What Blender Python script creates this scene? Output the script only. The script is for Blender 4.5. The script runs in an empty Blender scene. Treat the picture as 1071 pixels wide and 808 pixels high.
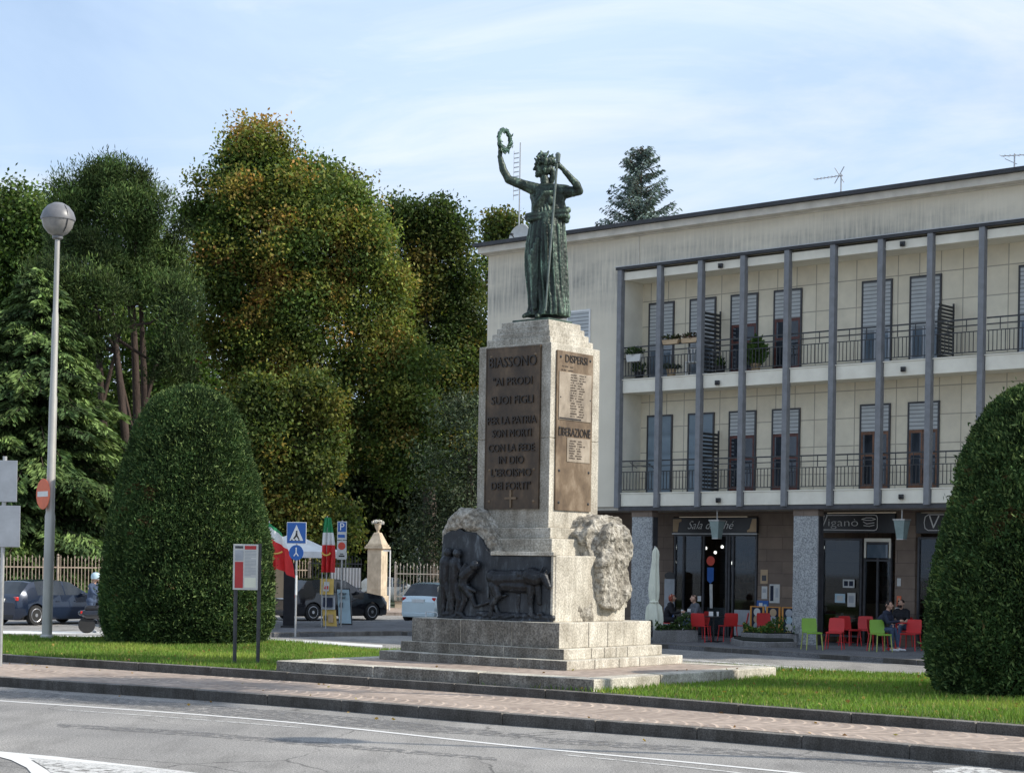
import bpy, bmesh, math, random
import numpy as np
from mathutils import Vector, Matrix, noise
R=math.radians
rng=np.random.default_rng(7); random.seed(7)
SC=bpy.context.scene; COL=SC.collection
# ---------- camera model (metres; camera 2 m above the near road, looking along +Y) ----------
F=1896.; H=2.0; ROLL=.016
def ray(x,y):
    u=x-535.5; v=588-y
    return ((u-ROLL*v)/F, 1.0, (v+ROLL*u)/F)
def G(x,y,z=0.):
    d=ray(x,y); t=(z-H)/d[2]; return (d[0]*t,t,z)
def P(x,y,Y):
    d=ray(x,y); return (d[0]*Y,Y,H+d[2]*Y)
# ---------- object helpers ----------
def tag(o,label=None,cat=None,group=None,kind=None):
    if label: o['label']=label
    if cat: o['category']=cat
    if group: o['group']=group
    if kind: o['kind']=kind
    return o
def empty(name,loc=(0,0,0),rz=0,label=None,cat=None,group=None):
    o=bpy.data.objects.new(name,None); COL.objects.link(o); o.empty_display_size=.2
    o.location=loc; o.rotation_euler=(0,0,rz); return tag(o,label,cat,group)
def link(name,me,mat=None,parent=None):
    o=bpy.data.objects.new(name,me); COL.objects.link(o)
    if mat is not None:
        for m in (mat if isinstance(mat,(list,tuple)) else [mat]): me.materials.append(m)
    if parent is not None: o.parent=parent
    return o
def children(o): return [c for c in bpy.data.objects if c.parent is o]
def copy_tree(o,parent=None):
    c=o.copy(); COL.objects.link(c); c.parent=parent
    for ch in KIDS(o): copy_tree(ch,c)
    return c
def KIDS(o): return [c for c in list(COL.objects) if c.parent==o]
class MB:
    def __init__(s): s.v=[]; s.f=[]; s.m=[]
    def add(s,vs,fs,m=0):
        n=len(s.v); s.v+= [tuple(p) for p in vs]; s.f+=[tuple(n+i for i in f) for f in fs]; s.m+=[m]*len(fs); return s
    def box(s,x0,x1,y0,y1,z0,z1,m=0):
        vs=[(x0,y0,z0),(x1,y0,z0),(x1,y1,z0),(x0,y1,z0),(x0,y0,z1),(x1,y0,z1),(x1,y1,z1),(x0,y1,z1)]
        return s.add(vs,[(0,3,2,1),(4,5,6,7),(0,1,5,4),(1,2,6,5),(2,3,7,6),(3,0,4,7)],m)
    def obox(s,c,sz,rz=0,rx=0,ry=0,m=0):
        M=Matrix.Rotation(rz,3,'Z')@Matrix.Rotation(ry,3,'Y')@Matrix.Rotation(rx,3,'X'); c=Vector(c)
        vs=[c+M@Vector((a*sz[0]/2,b*sz[1]/2,d*sz[2]/2)) for d in(-1,1) for a,b in((-1,-1),(1,-1),(1,1),(-1,1))]
        return s.add(vs,[(0,3,2,1),(4,5,6,7),(0,1,5,4),(1,2,6,5),(2,3,7,6),(3,0,4,7)],m)
    def prism(s,poly,z0,z1,m=0):
        n=len(poly); vs=[(p[0],p[1],z0) for p in poly]+[(p[0],p[1],z1) for p in poly]
        return s.add(vs,[tuple(range(n-1,-1,-1)),tuple(range(n,2*n))]+[(i,(i+1)%n,n+(i+1)%n,n+i) for i in range(n)],m)
    def prismy(s,poly,y0,y1,m=0):   # polygon in (x,z), extruded along y
        n=len(poly); vs=[(p[0],y0,p[1]) for p in poly]+[(p[0],y1,p[1]) for p in poly]
        return s.add(vs,[tuple(range(n)),tuple(range(2*n-1,n-1,-1))]+[((i+1)%n,i,n+i,n+(i+1)%n) for i in range(n)],m)
    def cyl(s,a,b,r0,r1=None,n=10,m=0,caps=True):
        if r1 is None: r1=r0
        a=Vector(a);b=Vector(b);d=(b-a)
        if d.length<1e-6: return s
        d.normalize(); x=d.orthogonal().normalized(); y=d.cross(x); vs=[]
        for c,r in((a,r0),(b,r1)):
            for i in range(n):
                t=2*math.pi*i/n; vs.append(c+x*(r*math.cos(t))+y*(r*math.sin(t)))
        fs=[(i,(i+1)%n,n+(i+1)%n,n+i) for i in range(n)]
        if caps: fs+=[tuple(range(n-1,-1,-1)),tuple(range(n,2*n))]
        return s.add(vs,fs,m)
    def tube(s,pts,rs,n=8,m=0):
        if not isinstance(rs,(list,tuple)): rs=[rs]*len(pts)
        pts=[Vector(p) for p in pts]; vs=[]; x=None
        for k,p in enumerate(pts):
            d=(pts[min(k+1,len(pts)-1)]-pts[max(k-1,0)]).normalized()
            x=(d.orthogonal() if x is None else x-d*x.dot(d)).normalized(); y=d.cross(x)
            for i in range(n):
                t=2*math.pi*i/n; vs.append(p+x*(rs[k]*math.cos(t))+y*(rs[k]*math.sin(t)))
        fs=[(k*n+i,k*n+(i+1)%n,(k+1)*n+(i+1)%n,(k+1)*n+i) for k in range(len(pts)-1) for i in range(n)]
        L=len(pts)-1; fs+=[tuple(range(n-1,-1,-1)),tuple(range(L*n,L*n+n))]
        return s.add(vs,fs,m)
    def lathe(s,prof,c=(0,0,0),n=20,m=0):
        vs=[];k=len(prof)
        for r,z in prof:
            for i in range(n):
                t=2*math.pi*i/n; vs.append((c[0]+r*math.cos(t),c[1]+r*math.sin(t),c[2]+z))
        fs=[(j*n+i,j*n+(i+1)%n,(j+1)*n+(i+1)%n,(j+1)*n+i) for j in range(k-1) for i in range(n)]
        fs+=[tuple(range(n-1,-1,-1)),tuple(range((k-1)*n,k*n))]
        return s.add(vs,fs,m)
    def build(s,name,mat,parent=None,bevel=0,smooth=None,seg=2):
        used=sorted({i for f in s.f for i in f})
        if len(used)<len(s.v):
            mp={i:k for k,i in enumerate(used)}; s.v=[s.v[i] for i in used]; s.f=[tuple(mp[i] for i in f) for f in s.f]
        me=bpy.data.meshes.new(name); me.from_pydata(s.v,[],s.f); me.update()
        o=link(name,me,mat,parent)
        if any(s.m): me.polygons.foreach_set('material_index',s.m)
        if smooth is not None:
            bm=bmesh.new(); bm.from_mesh(me); bm.normal_update()
            for f in bm.faces: f.smooth=True
            for e in bm.edges:
                e.smooth = len(e.link_faces)==2 and e.calc_face_angle(0)<R(smooth)
            bm.to_mesh(me); bm.free()
        if bevel:
            b=o.modifiers.new('bevel','BEVEL'); b.width=bevel; b.segments=seg; b.limit_method='ANGLE'; b.angle_limit=R(40)
        return o
def build_split(mb,name,mat,parent):   # one object per connected piece
    par=list(range(len(mb.v)))
    def fd(i):
        while par[i]!=i: par[i]=par[par[i]]; i=par[i]
        return i
    for f in mb.f:
        for i in f[1:]: par[fd(i)]=fd(f[0])
    g={}
    for f in mb.f: g.setdefault(fd(f[0]),[]).append(f)
    for fs in g.values():
        q=MB(); q.v=list(mb.v); q.f=fs; q.m=[0]*len(fs); q.build(name,mat,parent)
def smooth_all(me):
    me.polygons.foreach_set('use_smooth',[True]*len(me.polygons)); me.update()
def bake(o):   # evaluate modifiers into the mesh
    dg=bpy.context.evaluated_depsgraph_get(); dg.update()
    me=bpy.data.meshes.new_from_object(o.evaluated_get(dg)); old=o.data; o.modifiers.clear(); o.data=me; return o
# ---------- materials ----------
def newmat(name):
    m=bpy.data.materials.new(name); m.use_nodes=True; t=m.node_tree; b=t.nodes['Principled BSDF']; return m,t,b
def N(t,ty,**k):
    n=t.nodes.new(ty)
    for a,v in k.items():
        if a in n.inputs: n.inputs[a].default_value=v
        else: setattr(n,a,v)
    return n
def rgb(c): return (c[0],c[1],c[2],1)
def ramp(t,fac,stops):
    r=t.nodes.new('ShaderNodeValToRGB'); e=r.color_ramp.elements
    while len(e)<len(stops): e.new(.5)
    for i,(p,c) in enumerate(stops): e[i].position=p; e[i].color=rgb(c)
    t.links.new(fac,r.inputs[0]); return r.outputs[0]
def mix(t,fac,a,b,mode='MIX'):
    n=t.nodes.new('ShaderNodeMix'); n.data_type='RGBA'; n.blend_type=mode
    for s,v in((n.inputs[0],fac),(n.inputs[6],a),(n.inputs[7],b)):
        if hasattr(v,'links'): t.links.new(v,s)
        else: s.default_value = v if isinstance(v,(int,float)) else rgb(v)
    return n.outputs[2]
def coords(t,scale=(1,1,1),which='Object'):
    tc=t.nodes.new('ShaderNodeTexCoord'); mp=t.nodes.new('ShaderNodeMapping'); mp.inputs['Scale'].default_value=scale
    t.links.new(tc.outputs[which],mp.inputs[0]); return mp.outputs[0]
def noi(t,co,scale,detail=4,rough=.6,out=0):
    n=N(t,'ShaderNodeTexNoise',Scale=scale,Detail=detail,Roughness=rough); t.links.new(co,n.inputs['Vector']); return n.outputs[out]
def bump(t,b,h,strength=.3,dist=.02):
    n=N(t,'ShaderNodeBump',Strength=strength,Distance=dist); t.links.new(h,n.inputs['Height']); t.links.new(n.outputs[0],b.inputs['Normal'])
def pm(name,c,rough=.7,var=.2,scale=4,bmp=0,metal=0,c2=None,stretch=(1,1,1),spec=.5,dist=.01,bs=None,coat=0):
    m,t,b=newmat(name); co=coords(t,stretch); f=noi(t,co,scale)
    a=[x*(1-var) for x in c]; d=c2 or [min(1,x*(1+var)) for x in c]
    t.links.new(ramp(t,f,[(.32,a),(.68,d)]),b.inputs['Base Color'])
    b.inputs['Roughness'].default_value=rough; b.inputs['Metallic'].default_value=metal; b.inputs['Specular IOR Level'].default_value=spec
    b.inputs['Coat Weight'].default_value=coat
    if bmp: bump(t,b,noi(t,co,bs or scale*6),bmp,dist)
    return m
def granite(name,light,dark,grime=.5,seed=0,speck=38.,b_=.5):
    m,t,b=newmat(name); co=coords(t)
    s1=noi(t,co,speck,3,.7); s2=noi(t,co,1.6+seed,5,.65); s3=noi(t,coords(t,(1.6,1.6,.16)),3.2,6,.7)
    base=ramp(t,s1,[(.36,dark),(.5,[(a+c)/2 for a,c in zip(light,dark)]),(.62,light)])
    st=ramp(t,s2,[(.35,(.45,.43,.40)),(.62,(1,1,1))]); st2=ramp(t,s3,[(.38,(.5,.47,.42)),(.6,(1,1,1))])
    c=mix(t,grime,base,st,'MULTIPLY'); c=mix(t,grime*.8,c,st2,'MULTIPLY')
    t.links.new(c,b.inputs['Base Color']); b.inputs['Roughness'].default_value=.88
    bump(t,b,s1,b_,.012); return m
M={}
M['stone']=granite('weathered_granite',(.82,.775,.665),(.46,.43,.365),.7)
M['stone_dark']=granite('grimy_shade_granite',(.36,.335,.29),(.13,.12,.105),.85,1)  # grime plus the shade of front faces in one dark colour
M['rock']=granite('rough_rock',(.64,.605,.525),(.24,.22,.185),.85,2,18.,.9)
M['kerb']=granite('kerb_granite',(.30,.28,.255),(.12,.112,.10),.75,.5,60.)
M['pillar']=granite('pillar_granite',(.52,.53,.52),(.20,.21,.22),.25,.3,26.)
M['planter']=granite('planter_granite',(.36,.35,.34),(.15,.15,.15),.5,.7,50.)
def plaque(name,a,c,d):
    m,t,b=newmat(name); co=coords(t,(1,1,.6)); f=noi(t,co,3.2,6,.7)
    t.links.new(ramp(t,f,[(.3,a),(.52,c),(.72,d)]),b.inputs['Base Color'])
    b.inputs['Metallic'].default_value=.25; b.inputs['Roughness'].default_value=.5; bump(t,b,noi(t,co,30),.2,.004); return m
M['plaque_dark']=plaque('dark_bronze_plaque',(.035,.025,.017),(.075,.05,.03),(.15,.10,.058))
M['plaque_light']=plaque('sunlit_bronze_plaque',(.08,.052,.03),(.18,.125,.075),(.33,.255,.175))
M['plaque_grey']=plaque('grey_bronze_plaque',(.16,.13,.10),(.34,.28,.21),(.48,.41,.32))
M['letter']=pm('dark_letters',(.022,.016,.012),.5,.2,8)
M['letter_soft']=pm('engraved_names',(.07,.05,.035),.6,.3,8)
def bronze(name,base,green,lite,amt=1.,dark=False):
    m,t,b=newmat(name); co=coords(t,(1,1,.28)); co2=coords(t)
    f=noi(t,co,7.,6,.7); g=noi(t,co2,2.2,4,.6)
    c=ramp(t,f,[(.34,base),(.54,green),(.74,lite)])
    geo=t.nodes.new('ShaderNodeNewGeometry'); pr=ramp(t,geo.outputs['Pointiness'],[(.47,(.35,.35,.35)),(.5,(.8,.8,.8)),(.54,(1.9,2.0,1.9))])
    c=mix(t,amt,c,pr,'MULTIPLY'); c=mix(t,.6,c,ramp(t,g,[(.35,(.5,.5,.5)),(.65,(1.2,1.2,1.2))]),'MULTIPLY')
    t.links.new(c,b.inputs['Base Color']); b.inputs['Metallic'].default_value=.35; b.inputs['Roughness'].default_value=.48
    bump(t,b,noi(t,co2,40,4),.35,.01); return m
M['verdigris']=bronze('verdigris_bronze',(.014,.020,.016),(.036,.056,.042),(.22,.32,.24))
M['relief']=bronze('black_bronze',(.009,.010,.013),(.02,.022,.027),(.085,.095,.11),.9)  # palest tone paints highlights onto the black figures
M['bronze_green']=pm('green_bronze_plate',(.05,.08,.06),.5,.5,9,.3,.4)
def asphalt(name,c,dark,sc=1.0):
    m,t,b=newmat(name); co=coords(t)
    g=noi(t,co,34.*sc,6,.85); l=noi(t,co,.35,5,.6); st=noi(t,coords(t,(1,.25,1)),1.3,5,.7)
    g2=noi(t,co,75.*sc,2,.6); base=mix(t,1.,ramp(t,g,[(.40,dark),(.5,[(p*.6+q*.4) for p,q in zip(c,dark)]),(.62,c)]),ramp(t,g2,[(.38,(.55,.55,.55)),(.5,(1,1,1)),(.66,(1.5,1.5,1.5))]),'MULTIPLY')
    base=mix(t,.75,base,ramp(t,l,[(.3,(.62,.62,.62)),(.7,(1.15,1.13,1.1))]),'MULTIPLY')
    base=mix(t,.5,base,ramp(t,st,[(.36,(.5,.5,.49)),(.52,(1,1,1))]),'MULTIPLY')
    vo=N(t,'ShaderNodeTexVoronoi',Scale=.55,feature='DISTANCE_TO_EDGE'); wn=N(t,'ShaderNodeTexNoise',Scale=1.7,Detail=6.)
    t.links.new(co,wn.inputs[0]); mx=mix(t,.35,co,wn.outputs[1],'ADD'); t.links.new(mx,vo.inputs['Vector'])
    cr=ramp(t,vo.outputs['Distance'],[(.0,(.3,.3,.3)),(.012,(1,1,1))]); msk=noi(t,co,.22,2)
    base=mix(t,ramp(t,msk,[(.46,(0,0,0)),(.56,(.95,.95,.95))]),base,mix(t,1.,base,cr,'MULTIPLY'))
    t.links.new(base,b.inputs['Base Color']); b.inputs['Roughness'].default_value=.93; bump(t,b,g,.5,.008); return m
M['asphalt']=asphalt('road_asphalt',(.40,.385,.36),(.17,.163,.155))
M['asphalt_back']=asphalt('far_asphalt',(.20,.20,.205),(.09,.09,.095))
M['asphalt_patch']=asphalt('asphalt_patch',(.06,.06,.062),(.035,.035,.036))
def paint(name,c=(.74,.73,.70),thr=.46):
    m,t,b=newmat(name); co=coords(t); f=noi(t,co,9.,6,.75)
    al=ramp(t,f,[(thr-.08,(0,0,0)),(thr,(1,1,1))]); t.links.new(mix(t,.5,c,ramp(t,noi(t,co,40),[(.3,(.6,.6,.6)),(.7,(1,1,1))]),'MULTIPLY'),b.inputs['Base Color'])
    t.links.new(al,b.inputs['Alpha']); b.inputs['Roughness'].default_value=.85; return m
M['paint']=paint('road_paint',thr=.36); M['paint_worn']=paint('worn_road_paint',(.62,.61,.58),.5)
# porphyry setts laid in fans
def setts(name,fan=True):
    m,t,b=newmat(name); co=coords(t); sx=t.nodes.new('ShaderNodeSeparateXYZ'); t.links.new(co,sx.inputs[0])
    def mt(op,a,bv=None):
        n=t.nodes.new('ShaderNodeMath'); n.operation=op
        for s,v in((n.inputs[0],a),(n.inputs[1],bv)):
            if v is None: continue
            if hasattr(v,'links'): t.links.new(v,s)
            else: s.default_value=v
        return n.outputs[0]
    if fan: u_=mt('SUBTRACT',mt('MULTIPLY',sx.outputs[0],.781),mt('MULTIPLY',sx.outputs[1],.624)); v_=mt('ADD',mt('MULTIPLY',sx.outputs[0],.624),mt('MULTIPLY',sx.outputs[1],.781))
    else: u_=sx.outputs[0]; v_=sx.outputs[1]
    q=mt('SUBTRACT',mt('FRACT',mt('MULTIPLY',v_,1/1.3)),.5)
    yy=mt('ADD',u_,mt('MULTIPLY',mt('MULTIPLY',q,q),1.5 if fan else .6)); cb=t.nodes.new('ShaderNodeCombineXYZ'); t.links.new(v_,cb.inputs[0]); t.links.new(yy,cb.inputs[1])
    br=N(t,'ShaderNodeTexBrick',Scale=1.0); br.inputs['Brick Width'].default_value=.105; br.inputs['Row Height'].default_value=.105
    br.inputs['Mortar Size'].default_value=.010; br.inputs['Mortar Smooth'].default_value=.3; br.inputs['Bias'].default_value=0
    br.inputs['Color1'].default_value=rgb((.47,.375,.30)); br.inputs['Color2'].default_value=rgb((.29,.225,.18)); br.inputs['Mortar'].default_value=rgb((.36,.30,.26))
    t.links.new(cb.outputs[0],br.inputs['Vector'])
    row=mt('FRACT',mt('MULTIPLY',yy,1/.21)); arc=ramp(t,row,[(.0,(1.6,1.58,1.5)),(.16,(1.45,1.43,1.38)),(.24,(.95,.95,.95)),(1,(.92,.92,.92))])
    msk=ramp(t,noi(t,co,.55,3),[(.40,(.15,.15,.15)),(.58,(1,1,1))]); c=mix(t,msk,br.outputs['Color'],mix(t,1.,br.outputs['Color'],arc,'MULTIPLY')) if fan else br.outputs['Color']
    c=mix(t,.6,c,ramp(t,noi(t,co,.9,5),[(.3,(.6,.58,.56)),(.65,(1.1,1.1,1.1))]),'MULTIPLY')
    c=mix(t,.6,c,ramp(t,noi(t,co,24,3),[(.3,(.7,.7,.7)),(.7,(1.15,1.15,1.15))]),'MULTIPLY')
    t.links.new(c,b.inputs['Base Color']); b.inputs['Roughness'].default_value=.85; bump(t,b,br.outputs['Fac'],-.5,.01); return m
M['setts']=setts('porphyry_fan_setts'); M['setts_plain']=setts('porphyry_setts_platform',False)
M['soil']=pm('grass_soil',(.055,.085,.02),.95,.5,6,.5)
M['park']=pm('park_ground',(.03,.045,.015),.95,.5,2,.4)
def render_wall(name,c,stain=.6):
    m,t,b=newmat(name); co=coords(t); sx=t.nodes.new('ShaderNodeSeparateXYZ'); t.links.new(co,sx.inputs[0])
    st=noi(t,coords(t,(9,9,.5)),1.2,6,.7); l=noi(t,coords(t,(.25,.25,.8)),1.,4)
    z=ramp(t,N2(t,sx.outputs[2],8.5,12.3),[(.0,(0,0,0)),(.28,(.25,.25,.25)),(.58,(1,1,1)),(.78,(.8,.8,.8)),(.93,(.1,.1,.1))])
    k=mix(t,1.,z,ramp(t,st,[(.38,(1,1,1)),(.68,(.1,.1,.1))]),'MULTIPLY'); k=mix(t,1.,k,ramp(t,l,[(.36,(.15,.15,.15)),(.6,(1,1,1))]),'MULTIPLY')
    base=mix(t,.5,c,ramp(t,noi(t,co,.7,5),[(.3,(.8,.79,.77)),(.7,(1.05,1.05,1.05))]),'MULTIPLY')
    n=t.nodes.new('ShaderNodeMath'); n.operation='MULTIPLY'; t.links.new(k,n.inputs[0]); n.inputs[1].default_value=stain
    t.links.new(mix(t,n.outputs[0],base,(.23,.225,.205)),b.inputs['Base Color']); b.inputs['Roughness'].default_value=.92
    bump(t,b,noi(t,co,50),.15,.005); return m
def N2(t,v,a,b_):
    n=t.nodes.new('ShaderNodeMapRange'); n.inputs[1].default_value=a; n.inputs[2].default_value=b_; t.links.new(v,n.inputs[0]); return n.outputs[0]
M['plaster']=render_wall('streaked_plaster',(.74,.675,.545),.95)
M['plaster_band']=pm('balcony_plaster',(.78,.73,.61),.9,.10,1.5,.1,c2=(.82,.78,.66))
M['cornice']=pm('cornice_plaster',(.62,.58,.50),.9,.15,2,.1)
def tiles(name,c,c2,joint,w,h,m_=.012,noff=0,gr=.3):
    m,t,b=newmat(name); tc=t.nodes.new('ShaderNodeTexCoord'); sx=t.nodes.new('ShaderNodeSeparateXYZ'); t.links.new(tc.outputs['Object'],sx.inputs[0])
    ad=t.nodes.new('ShaderNodeMath'); t.links.new(sx.outputs[0],ad.inputs[0]); t.links.new(sx.outputs[1],ad.inputs[1])
    cb=t.nodes.new('ShaderNodeCombineXYZ'); t.links.new(ad.outputs[0],cb.inputs[0]); t.links.new(sx.outputs[2],cb.inputs[1])
    br=N(t,'ShaderNodeTexBrick',Scale=1.,offset=noff); br.inputs['Brick Width'].default_value=w; br.inputs['Row Height'].default_value=h
    br.inputs['Mortar Size'].default_value=m_; br.inputs['Mortar Smooth'].default_value=.2; br.inputs['Bias'].default_value=0
    for k,v in(('Color1',c),('Color2',c2),('Mortar',joint)): br.inputs[k].default_value=rgb(v)
    t.links.new(cb.outputs[0],br.inputs['Vector']); co=coords(t)
    cc=mix(t,gr,br.outputs['Color'],ramp(t,noi(t,co,2.5,5),[(.3,(.6,.6,.6)),(.7,(1.1,1.1,1.1))]),'MULTIPLY')
    t.links.new(cc,b.inputs['Base Color']); b.inputs['Roughness'].default_value=.8; bump(t,b,br.outputs['Fac'],-.4,.008); return m
M['loggia']=tiles('loggia_cream_panels',(.80,.73,.57),(.73,.655,.505),(.42,.37,.29),.66,.78,.016)
M['brown']=tiles('brown_stone_tiles',(.24,.18,.135),(.18,.135,.105),(.10,.075,.06),1.1,.36,.008,.5,.5)
M['column']=pm('blue_grey_steel',(.19,.195,.205),.6,.15,5,.1)
M['roofdark']=pm('dark_roof_fascia',(.035,.036,.04),.6,.3,3,.1)
M['iron']=pm('dark_iron',(.03,.032,.035),.55,.3,12)
M['frame_dark']=pm('dark_window_frame',(.045,.045,.05),.5,.3,6)
M['frame_red']=pm('red_brown_wood',(.10,.030,.022),.5,.4,7,.2)
M['frame_brown']=pm('brown_wood',(.16,.07,.035),.5,.4,7,.2)
def glassm(name,c,c2,rough=.05):
    m,t,b=newmat(name); f=noi(t,coords(t,(1.2,1.2,.5)),1.6,4)
    t.links.new(ramp(t,f,[(.35,c),(.7,c2)]),b.inputs['Base Color']); b.inputs['Roughness'].default_value=rough; b.inputs['Specular IOR Level'].default_value=.6; return m
M['glass']=glassm('dark_window_glass',(.012,.015,.02),(.05,.06,.075))
M['glass_blue']=glassm('bluish_window_glass',(.08,.11,.14),(.17,.21,.25))
m_,t_,b_=newmat('shop_glass'); tr_=t_.nodes.new('ShaderNodeBsdfTransparent'); tr_.inputs[0].default_value=(.55,.58,.60,1); gs_=t_.nodes.new('ShaderNodeBsdfGlossy'); gs_.inputs['Roughness'].default_value=.03; gs_.inputs[0].default_value=(.8,.85,.9,1)
fr_=t_.nodes.new('ShaderNodeFresnel'); fr_.inputs[0].default_value=1.45; mx_=t_.nodes.new('ShaderNodeMixShader'); t_.links.new(fr_.outputs[0],mx_.inputs[0]); t_.links.new(tr_.outputs[0],mx_.inputs[1]); t_.links.new(gs_.outputs[0],mx_.inputs[2]); t_.links.new(mx_.outputs[0],t_.nodes['Material Output'].inputs[0]); M['glass_shop']=m_
m_,t_,b_=newmat('small_lamp_glow'); b_.inputs['Emission Color'].default_value=(1,.93,.8,1); b_.inputs['Emission Strength'].default_value=6.; M['glow']=m_
M['shelfmix']=pm('mixed_bottles_and_boxes',(.05,.04,.035),.5,.6,9,.2,c2=(.22,.13,.08),bs=20)
M['glass_car']=glassm('car_glass',(.01,.013,.016),(.03,.036,.042),.04)
def slatm(name,c,step=.055,d=.35):
    m,t,b=newmat(name); tc=t.nodes.new('ShaderNodeTexCoord'); sx=t.nodes.new('ShaderNodeSeparateXYZ'); t.links.new(tc.outputs['Object'],sx.inputs[0])
    n=t.nodes.new('ShaderNodeMath'); n.operation='MULTIPLY'; n.inputs[1].default_value=1/step; t.links.new(sx.outputs[2],n.inputs[0])
    q=t.nodes.new('ShaderNodeMath'); q.operation='FRACT'; t.links.new(n.outputs[0],q.inputs[0])
    cc=ramp(t,q.outputs[0],[(.0,[x*d for x in c]),(.25,c),(.8,[x*1.1 for x in c]),(1,[x*d for x in c])])
    cc=mix(t,.4,cc,ramp(t,noi(t,coords(t),3),[(.3,(.7,.7,.7)),(.7,(1.1,1.1,1.1))]),'MULTIPLY')
    t.links.new(cc,b.inputs['Base Color']); b.inputs['Roughness'].default_value=.6; bump(t,b,q.outputs[0],.5,.01); return m
M['shutter']=slatm('grey_roller_shutter',(.47,.49,.49),.11)
M['shutter_blue']=slatm('blue_grey_door_panel',(.20,.26,.31),.6,.8)
M['bark']=pm('tree_bark',(.085,.065,.05),.95,.5,5,.9,stretch=(1,1,.2),dist=.05)
M['bark_pine']=pm('pine_bark',(.055,.038,.030),.95,.5,5,.9,stretch=(1,1,.2),dist=.05)
M['steel']=pm('galvanised_steel',(.45,.45,.44),.45,.15,6,.05,.6)
M['lamp_steel']=pm('painted_lamp_steel',(.42,.41,.38),.5,.18,3,.05,.3,stretch=(1,1,.3))
M['globe_top']=pm('grey_lamp_cap',(.16,.16,.165),.4,.15,5); M['globe_low']=pm('clouded_globe',(.26,.25,.24),.3,.2,5)
M['white']=pm('white_paint',(.72,.72,.70),.5,.08,5); M['offwhite']=pm('off_white',(.55,.55,.52),.6,.1,5)
M['black']=pm('black_paint',(.015,.015,.017),.4,.2,6); M['grey']=pm('grey_metal_sheet',(.36,.38,.40),.5,.12,4,.05,.4)
M['red']=pm('red_plastic',(.55,.025,.025),.45,.08,4); M['green']=pm('green_plastic',(.19,.36,.03),.45,.08,4); M['yleg']=pm('yellow_green_leg',(.38,.42,.10),.45,.1,4)
M['signblue']=pm('sign_blue',(.015,.10,.36),.4,.1,4); M['signred']=pm('sign_red',(.60,.07,.04),.45,.1,4); M['fadedred']=pm('faded_sign_red',(.72,.15,.06),.5,.12,4)
M['orange']=pm('orange_frame',(.62,.27,.05),.5,.15,4); M['gold']=pm('gold_yellow',(.65,.40,.08),.5,.15,4)
M['yellow']=pm('yellow_panel',(.62,.42,.10),.6,.12,4); M['paleblue']=pm('pale_blue_panel',(.42,.56,.62),.6,.12,3)
M['cream']=pm('cream_cloth',(.70,.71,.58),.9,.1,3,.2); M['tan']=pm('tan_trim',(.46,.33,.20),.7,.1,4)
M['skin']=pm('skin',(.50,.30,.21),.55,.08,6); M['hair_dark']=pm('dark_hair',(.02,.014,.01),.8,.3,20,.4); M['hair_red']=pm('red_hair',(.26,.05,.025),.8,.3,20,.4)
M['hair_brown']=pm('brown_hair',(.07,.04,.025),.8,.3,20,.4)
M['navy']=pm('navy_cloth',(.018,.024,.045),.9,.25,6,.3); M['blackcloth']=pm('black_cloth',(.014,.014,.017),.9,.25,6,.3)
M['jeans']=pm('blue_jeans',(.05,.075,.13),.9,.25,6,.3); M['orangecloth']=pm('orange_cloth',(.5,.13,.05),.9,.15,6,.3); M['shoe']=pm('white_shoe',(.6,.6,.6),.6,.1,6)
M['greycloth']=pm('grey_cloth',(.10,.105,.12),.9,.2,6,.3)
M['lantern']=pm('frosted_lantern_glass',(.22,.29,.28),.25,.12,5)
M['flag_red']=pm('flag_red',(.62,.03,.03),.8,.1,3); M['flag_green']=pm('flag_green',(.03,.26,.10),.8,.1,3); M['flag_white']=pm('flag_white',(.72,.72,.70),.8,.06,3)
M['plasterpost']=pm('ochre_plaster',(.50,.41,.29),.9,.2,2.2,.2,c2=(.66,.56,.42)); M['fence']=pm('rusty_pale_railing',(.30,.24,.185),.7,.3,6,.1)
M['fence_grey']=pm('pale_grey_railing',(.36,.33,.29),.7,.3,6,.1)
M['rooftile']=pm('orange_roof_tiles',(.55,.20,.09),.8,.25,7,.4)
M['wallpink']=pm('house_plaster',(.55,.42,.32),.9,.1,3)
M['tyre']=pm('tyre_rubber',(.02,.02,.02),.85,.2,10); M['alloy']=pm('alloy_rim',(.55,.55,.56),.3,.1,5,0,.8)
def carpaint(name,c): return pm(name,c,.25,.05,2,0,.3,coat=.8)
M['car_navy']=carpaint('navy_car_paint',(.010,.020,.045)); M['car_black']=carpaint('black_car_paint',(.010,.011,.016)); M['car_white']=carpaint('pale_blue_car_paint',(.55,.66,.70)); M['car_silver']=carpaint('silver_car_paint',(.4,.43,.45))
M['tail']=pm('tail_light_red',(.55,.02,.015),.2,.1,5); M['head']=pm('head_light_clear',(.5,.52,.55),.1,.1,5)
def faceshade(o,mat,n,th=.75):  # shade painted in: faces along n get a darker material
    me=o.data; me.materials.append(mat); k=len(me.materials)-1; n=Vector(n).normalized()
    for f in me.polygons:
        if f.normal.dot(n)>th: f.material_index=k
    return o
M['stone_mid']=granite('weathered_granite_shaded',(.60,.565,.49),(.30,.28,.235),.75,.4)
M['tar']=paint('tar_patches',(.20,.195,.19),.56); M['board_red']=pm('board_red',(.42,.03,.03),.5,.1,4)
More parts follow.
